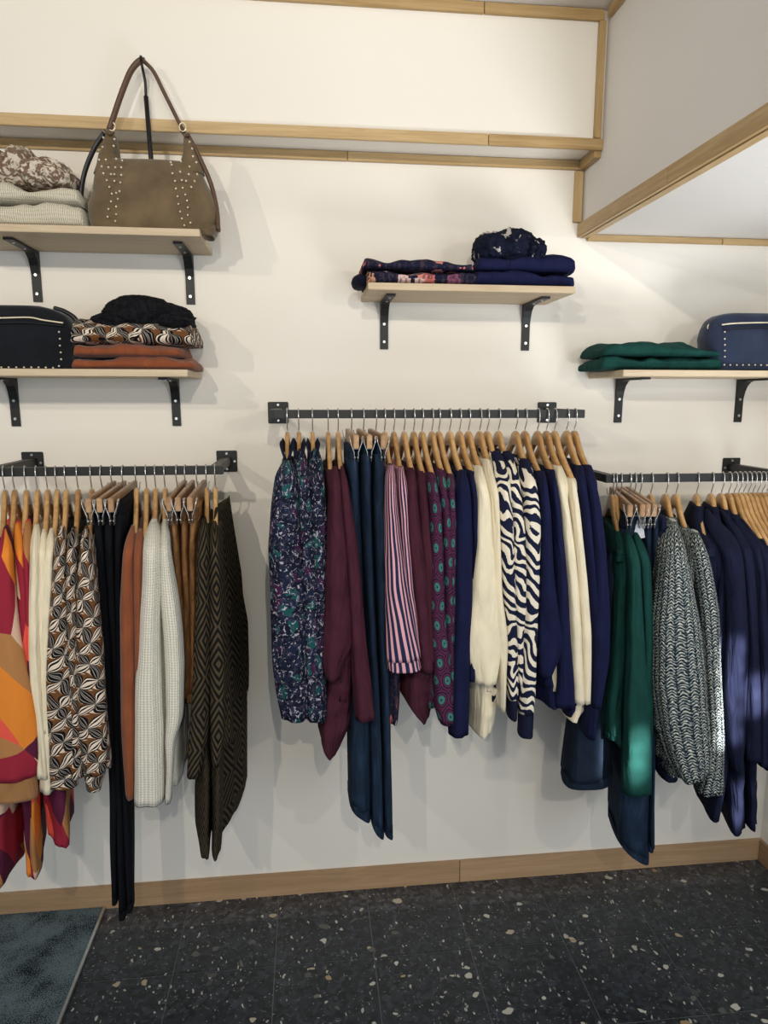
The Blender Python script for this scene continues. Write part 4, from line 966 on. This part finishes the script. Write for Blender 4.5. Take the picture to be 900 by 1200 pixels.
# middle left shelf
def box_bag(rows, mat, label, studs, zip_pts, band_pts, strap_pts, ring_px, cx):
    r = empty('studded_bag', (cx, 2.02, Z2), label, 'bag')
    rows_px('bag_body', rows, 1.965, .11, mat, r, square=4.5, n_amp=.02, taper_top=.55)
    ribbon('zip', zip_pts, 1.966, 'gold', r, wdt=.0022, th=.0022); ribbon('zip_band', band_pts, 1.9675, 'leather_black', r, wdt=.006, th=.0015) if band_pts else None
    dots('studs', studs, 1.961, .0026, 'gold', r)
    ribbon('shoulder_strap', strap_pts, 2.02, 'leather_black', r, wdt=.012, th=.006)
    X, Z = at(*ring_px, 2.0); pts = [(X+.010*math.cos(a*math.pi/8), 2.0+.004*math.sin(a*math.pi/8), Z+.010*math.sin(a*math.pi/8)) for a in range(17)]
    V, Fc = tube_geo(pts, .002, 6); o = link('ring', from_geo([(V, Fc)]), M['gold']); kid(o, r)
    return r
box_bag([(433, -48, 82), (400, -48, 84), (385, -48, 83), (374, -46, 80), (367, -42, 75), (361, -36, 64), (357, -24, 46)], 'suede_black', 'black suede shoulder bag with studded edge on the middle left shelf',
        [(1.5, 430.5), (10, 430.5), (19, 430.5), (28, 430.5), (36.6, 430.5), (45, 430.5), (53.6, 430.7), (62, 431), (69, 389), (70, 397), (70, 405), (71, 413), (71.5, 421), (69, 429)],
        [(-30, 372), (0, 372.6), (34, 372), (50, 375), (74, 378.5)], [(-30, 378), (0, 378.6), (34, 378.5), (74, 382)],
        [(64, 361), (76, 365), (88, 373), (95, 385), (93, 390)], (88, 384), X_(20))
r_ = at(150, 419, 1.98)[1]; r2 = at(150, 405.5, 1.98)[1]; r3 = at(150, 383, 1.98)[1]; r4 = at(160, 355, 1.99)[1]
folded('folded_sweater', 'sweater', X_(82, 425), X_(226, 425), Z2, r_-Z2, 'rust', 'folded rust orange sweater lying directly on the middle left shelf', 'folded rust clothes', layers=1, seed=11)
folded('folded_sweater', 'sweater', X_(84, 412), X_(212, 412), r_+.0005, r2-r_+.002, 'rust', 'folded rust orange sweater beneath the leaf print blouse', 'folded rust clothes', layers=1, seed=12)
folded('folded_blouse', 'blouse', X_(80, 395), X_(226, 395), r2+.003, r3-r2+.006, 'leaf', 'folded leaf print blouse lying on rust sweaters beneath a black scarf', None, layers=2, seed=13, sag=.010, hl=(r3-r2)*1.1, hr=(r3-r2)*1.0, mid=.016)
bs = empty('black_scarf', (X_(166, 370), 2.05, r3), 'crumpled black scarf with frayed edge on the leaf print blouse', 'scarf')
for cx, rx, h, yy, sd in ((X_(160, 370, 2.0), .088, .094, 2.05, 3), (X_(132, 378, 2.0), .055, .048, 2.04, 6), (X_(186, 375, 2.0), .078, .076, 2.06, 8), (X_(207, 384, 2.0), .042, .036, 2.02, 4)):
    o = lump('scarf_fold', '', cx, yy, r3-.004, rx, .085, h, 'scarf_black', '', seed=sd, rough=.14, freq=1.5); kid(o, bs)
fr = []
for i in range(26):
    x = X_(193+i*1.1, 385, 1.99); z = r3+.012-.0003*i
    fr.append(tube_geo([(x-.004, 1.99, z+.008), (x+.001, 1.985, z-.001), (x+.003+.002*math.sin(i*2.1), 1.984, z-.010)], .0007, 4))
o = link('fringe', from_geo(fr), M['black_cloth']); kid(o, bs); o['kind'] = 'stuff'

# centre shelf
f1 = at(490, 318, 1.98)[1]; f2 = at(490, 304.5, 1.98)[1]; n1 = at(610, 320, 1.98)[1]; n2 = at(610, 303, 1.98)[1]
folded('folded_shirt', 'shirt', X_(430, 325), X_(562, 325), Z3, f1-Z3+.001, 'floral', 'folded navy floral shirt lying directly on the centre shelf', 'folded floral shirts', layers=2, seed=21)
folded('folded_shirt', 'shirt', X_(426, 312), X_(556, 312), f1+.0015, f2-f1, 'floral', 'folded navy floral shirt, upper of the two on the centre shelf', 'folded floral shirts', layers=1, seed=22, hr=(f2-f1)*.75)
o = lump('rolled_sleeve', 'shirt', X_(423, 327, 1.99), 2.03, Z3-.004, .022, .060, .038, 'paisley', 'small rolled patterned cloth end at the left end of the centre shelf', seed=3, rough=.1)
folded('folded_sweater', 'sweater', X_(557, 328), X_(675, 328), Z3, n1-Z3+.001, 'navy', 'folded navy sweater lying directly on the centre shelf', 'folded navy sweaters', layers=1, seed=23)
folded('folded_sweater', 'sweater', X_(560, 312), X_(676, 312), n1+.0015, n2-n1, 'navy', 'folded navy sweater beneath the black and white scarf', 'folded navy sweaters', layers=1, seed=24, hl=(n2-n1)*.95, mid=.006)
bw = empty('printed_scarf', (X_(600, 295), 2.05, n2), 'crumpled dark navy and white printed scarf on the folded navy sweaters', 'scarf')
for cx, rx, h, yy, sd in ((X_(604, 295, 2.0), .062, .092, 2.05, 3), (X_(577, 300, 2.0), .040, .080, 2.04, 6), (X_(626, 295, 2.0), .028, .062, 2.03, 9)):
    o = lump('scarf_fold', '', cx, yy, n2-.004, rx, .075, h, 'scarf_bw', '', seed=sd, rough=.22, freq=1.8); kid(o, bw)
# right shelf
g1 = at(775, 419, 1.98)[1]; g2 = at(775, 402, 1.98)[1]
folded('folded_sweater', 'sweater', X_(702, 425, 1.99), X_(849, 425), Z4, g1-Z4, 'green', 'folded dark green sweater lying directly on the right shelf', 'folded green sweaters', layers=2, seed=31)
folded('folded_sweater', 'sweater', X_(705, 410, 1.99), X_(847, 410), g1+.0005, (g2-g1)*.8, 'green', 'folded dark green sweater, upper of the two on the right shelf', 'folded green sweaters', layers=1, seed=32, hr=(g2-g1)*.5, mid=.014)
Z2b = Z2; Z2 = Z4
box_bag([(433, 837, 960), (411, 836, 962), (394, 834, 962), (384, 835, 960), (374, 839, 956), (369, 845, 950), (366.5, 855, 940)], 'suede_navy', 'navy blue suede shoulder bag with studded edge at the right edge, on a shelf',
        [(849.6, 389), (849.6, 397), (849.6, 404), (849.6, 411), (849.6, 418), (849, 427.5), (856, 427.7), (863.6, 427.7), (870.8, 427.7), (877.8, 427.7), (885, 427.7), (892, 427.9), (899, 428)],
        [(846, 380.5), (860, 379), (880, 378.3), (900, 378), (930, 378)], [(848, 386), (870, 384.5), (900, 384), (930, 384)],
        [(838, 376), (833, 381), (831, 390), (834, 398)], (833, 384), X_(890))

# paper price tag on the right rail jeans
tg = empty('price_tag', (at(752, 620, 1.72)[0], 1.72, at(752, 620, 1.72)[1]), 'white card tag hanging at the dark jeans beside the green sweaters', 'tag')
Xa, Za = at(738, 605, 1.75); Xb, Zb = at(752, 603, 1.75); Xc, Zc = at(756, 630, 1.75); Xd, Zd = at(746, 632, 1.75)
V = [Vector((x, 1.75+dy, z)) for dy in (0, .001) for x, z in ((Xa, Za), (Xb, Zb), (Xc, Zc), (Xd, Zd))]
o = link('card', from_geo([(V, [(0, 1, 2, 3), (7, 6, 5, 4), (0, 4, 5, 1), (1, 5, 6, 2), (2, 6, 7, 3), (3, 7, 4, 0)])]), M['card'], None, False); kid(o, tg)
X, Z = at(747, 610, 1.7485); pts = [(X+.008*math.cos(a*math.pi/8), 1.7485, Z+.008*math.sin(a*math.pi/8)) for a in range(17)]
V, Fc = tube_geo(pts, .0006, 5); o = link('printed_circle', from_geo([(V, Fc)]), M['ink']); kid(o, tg)
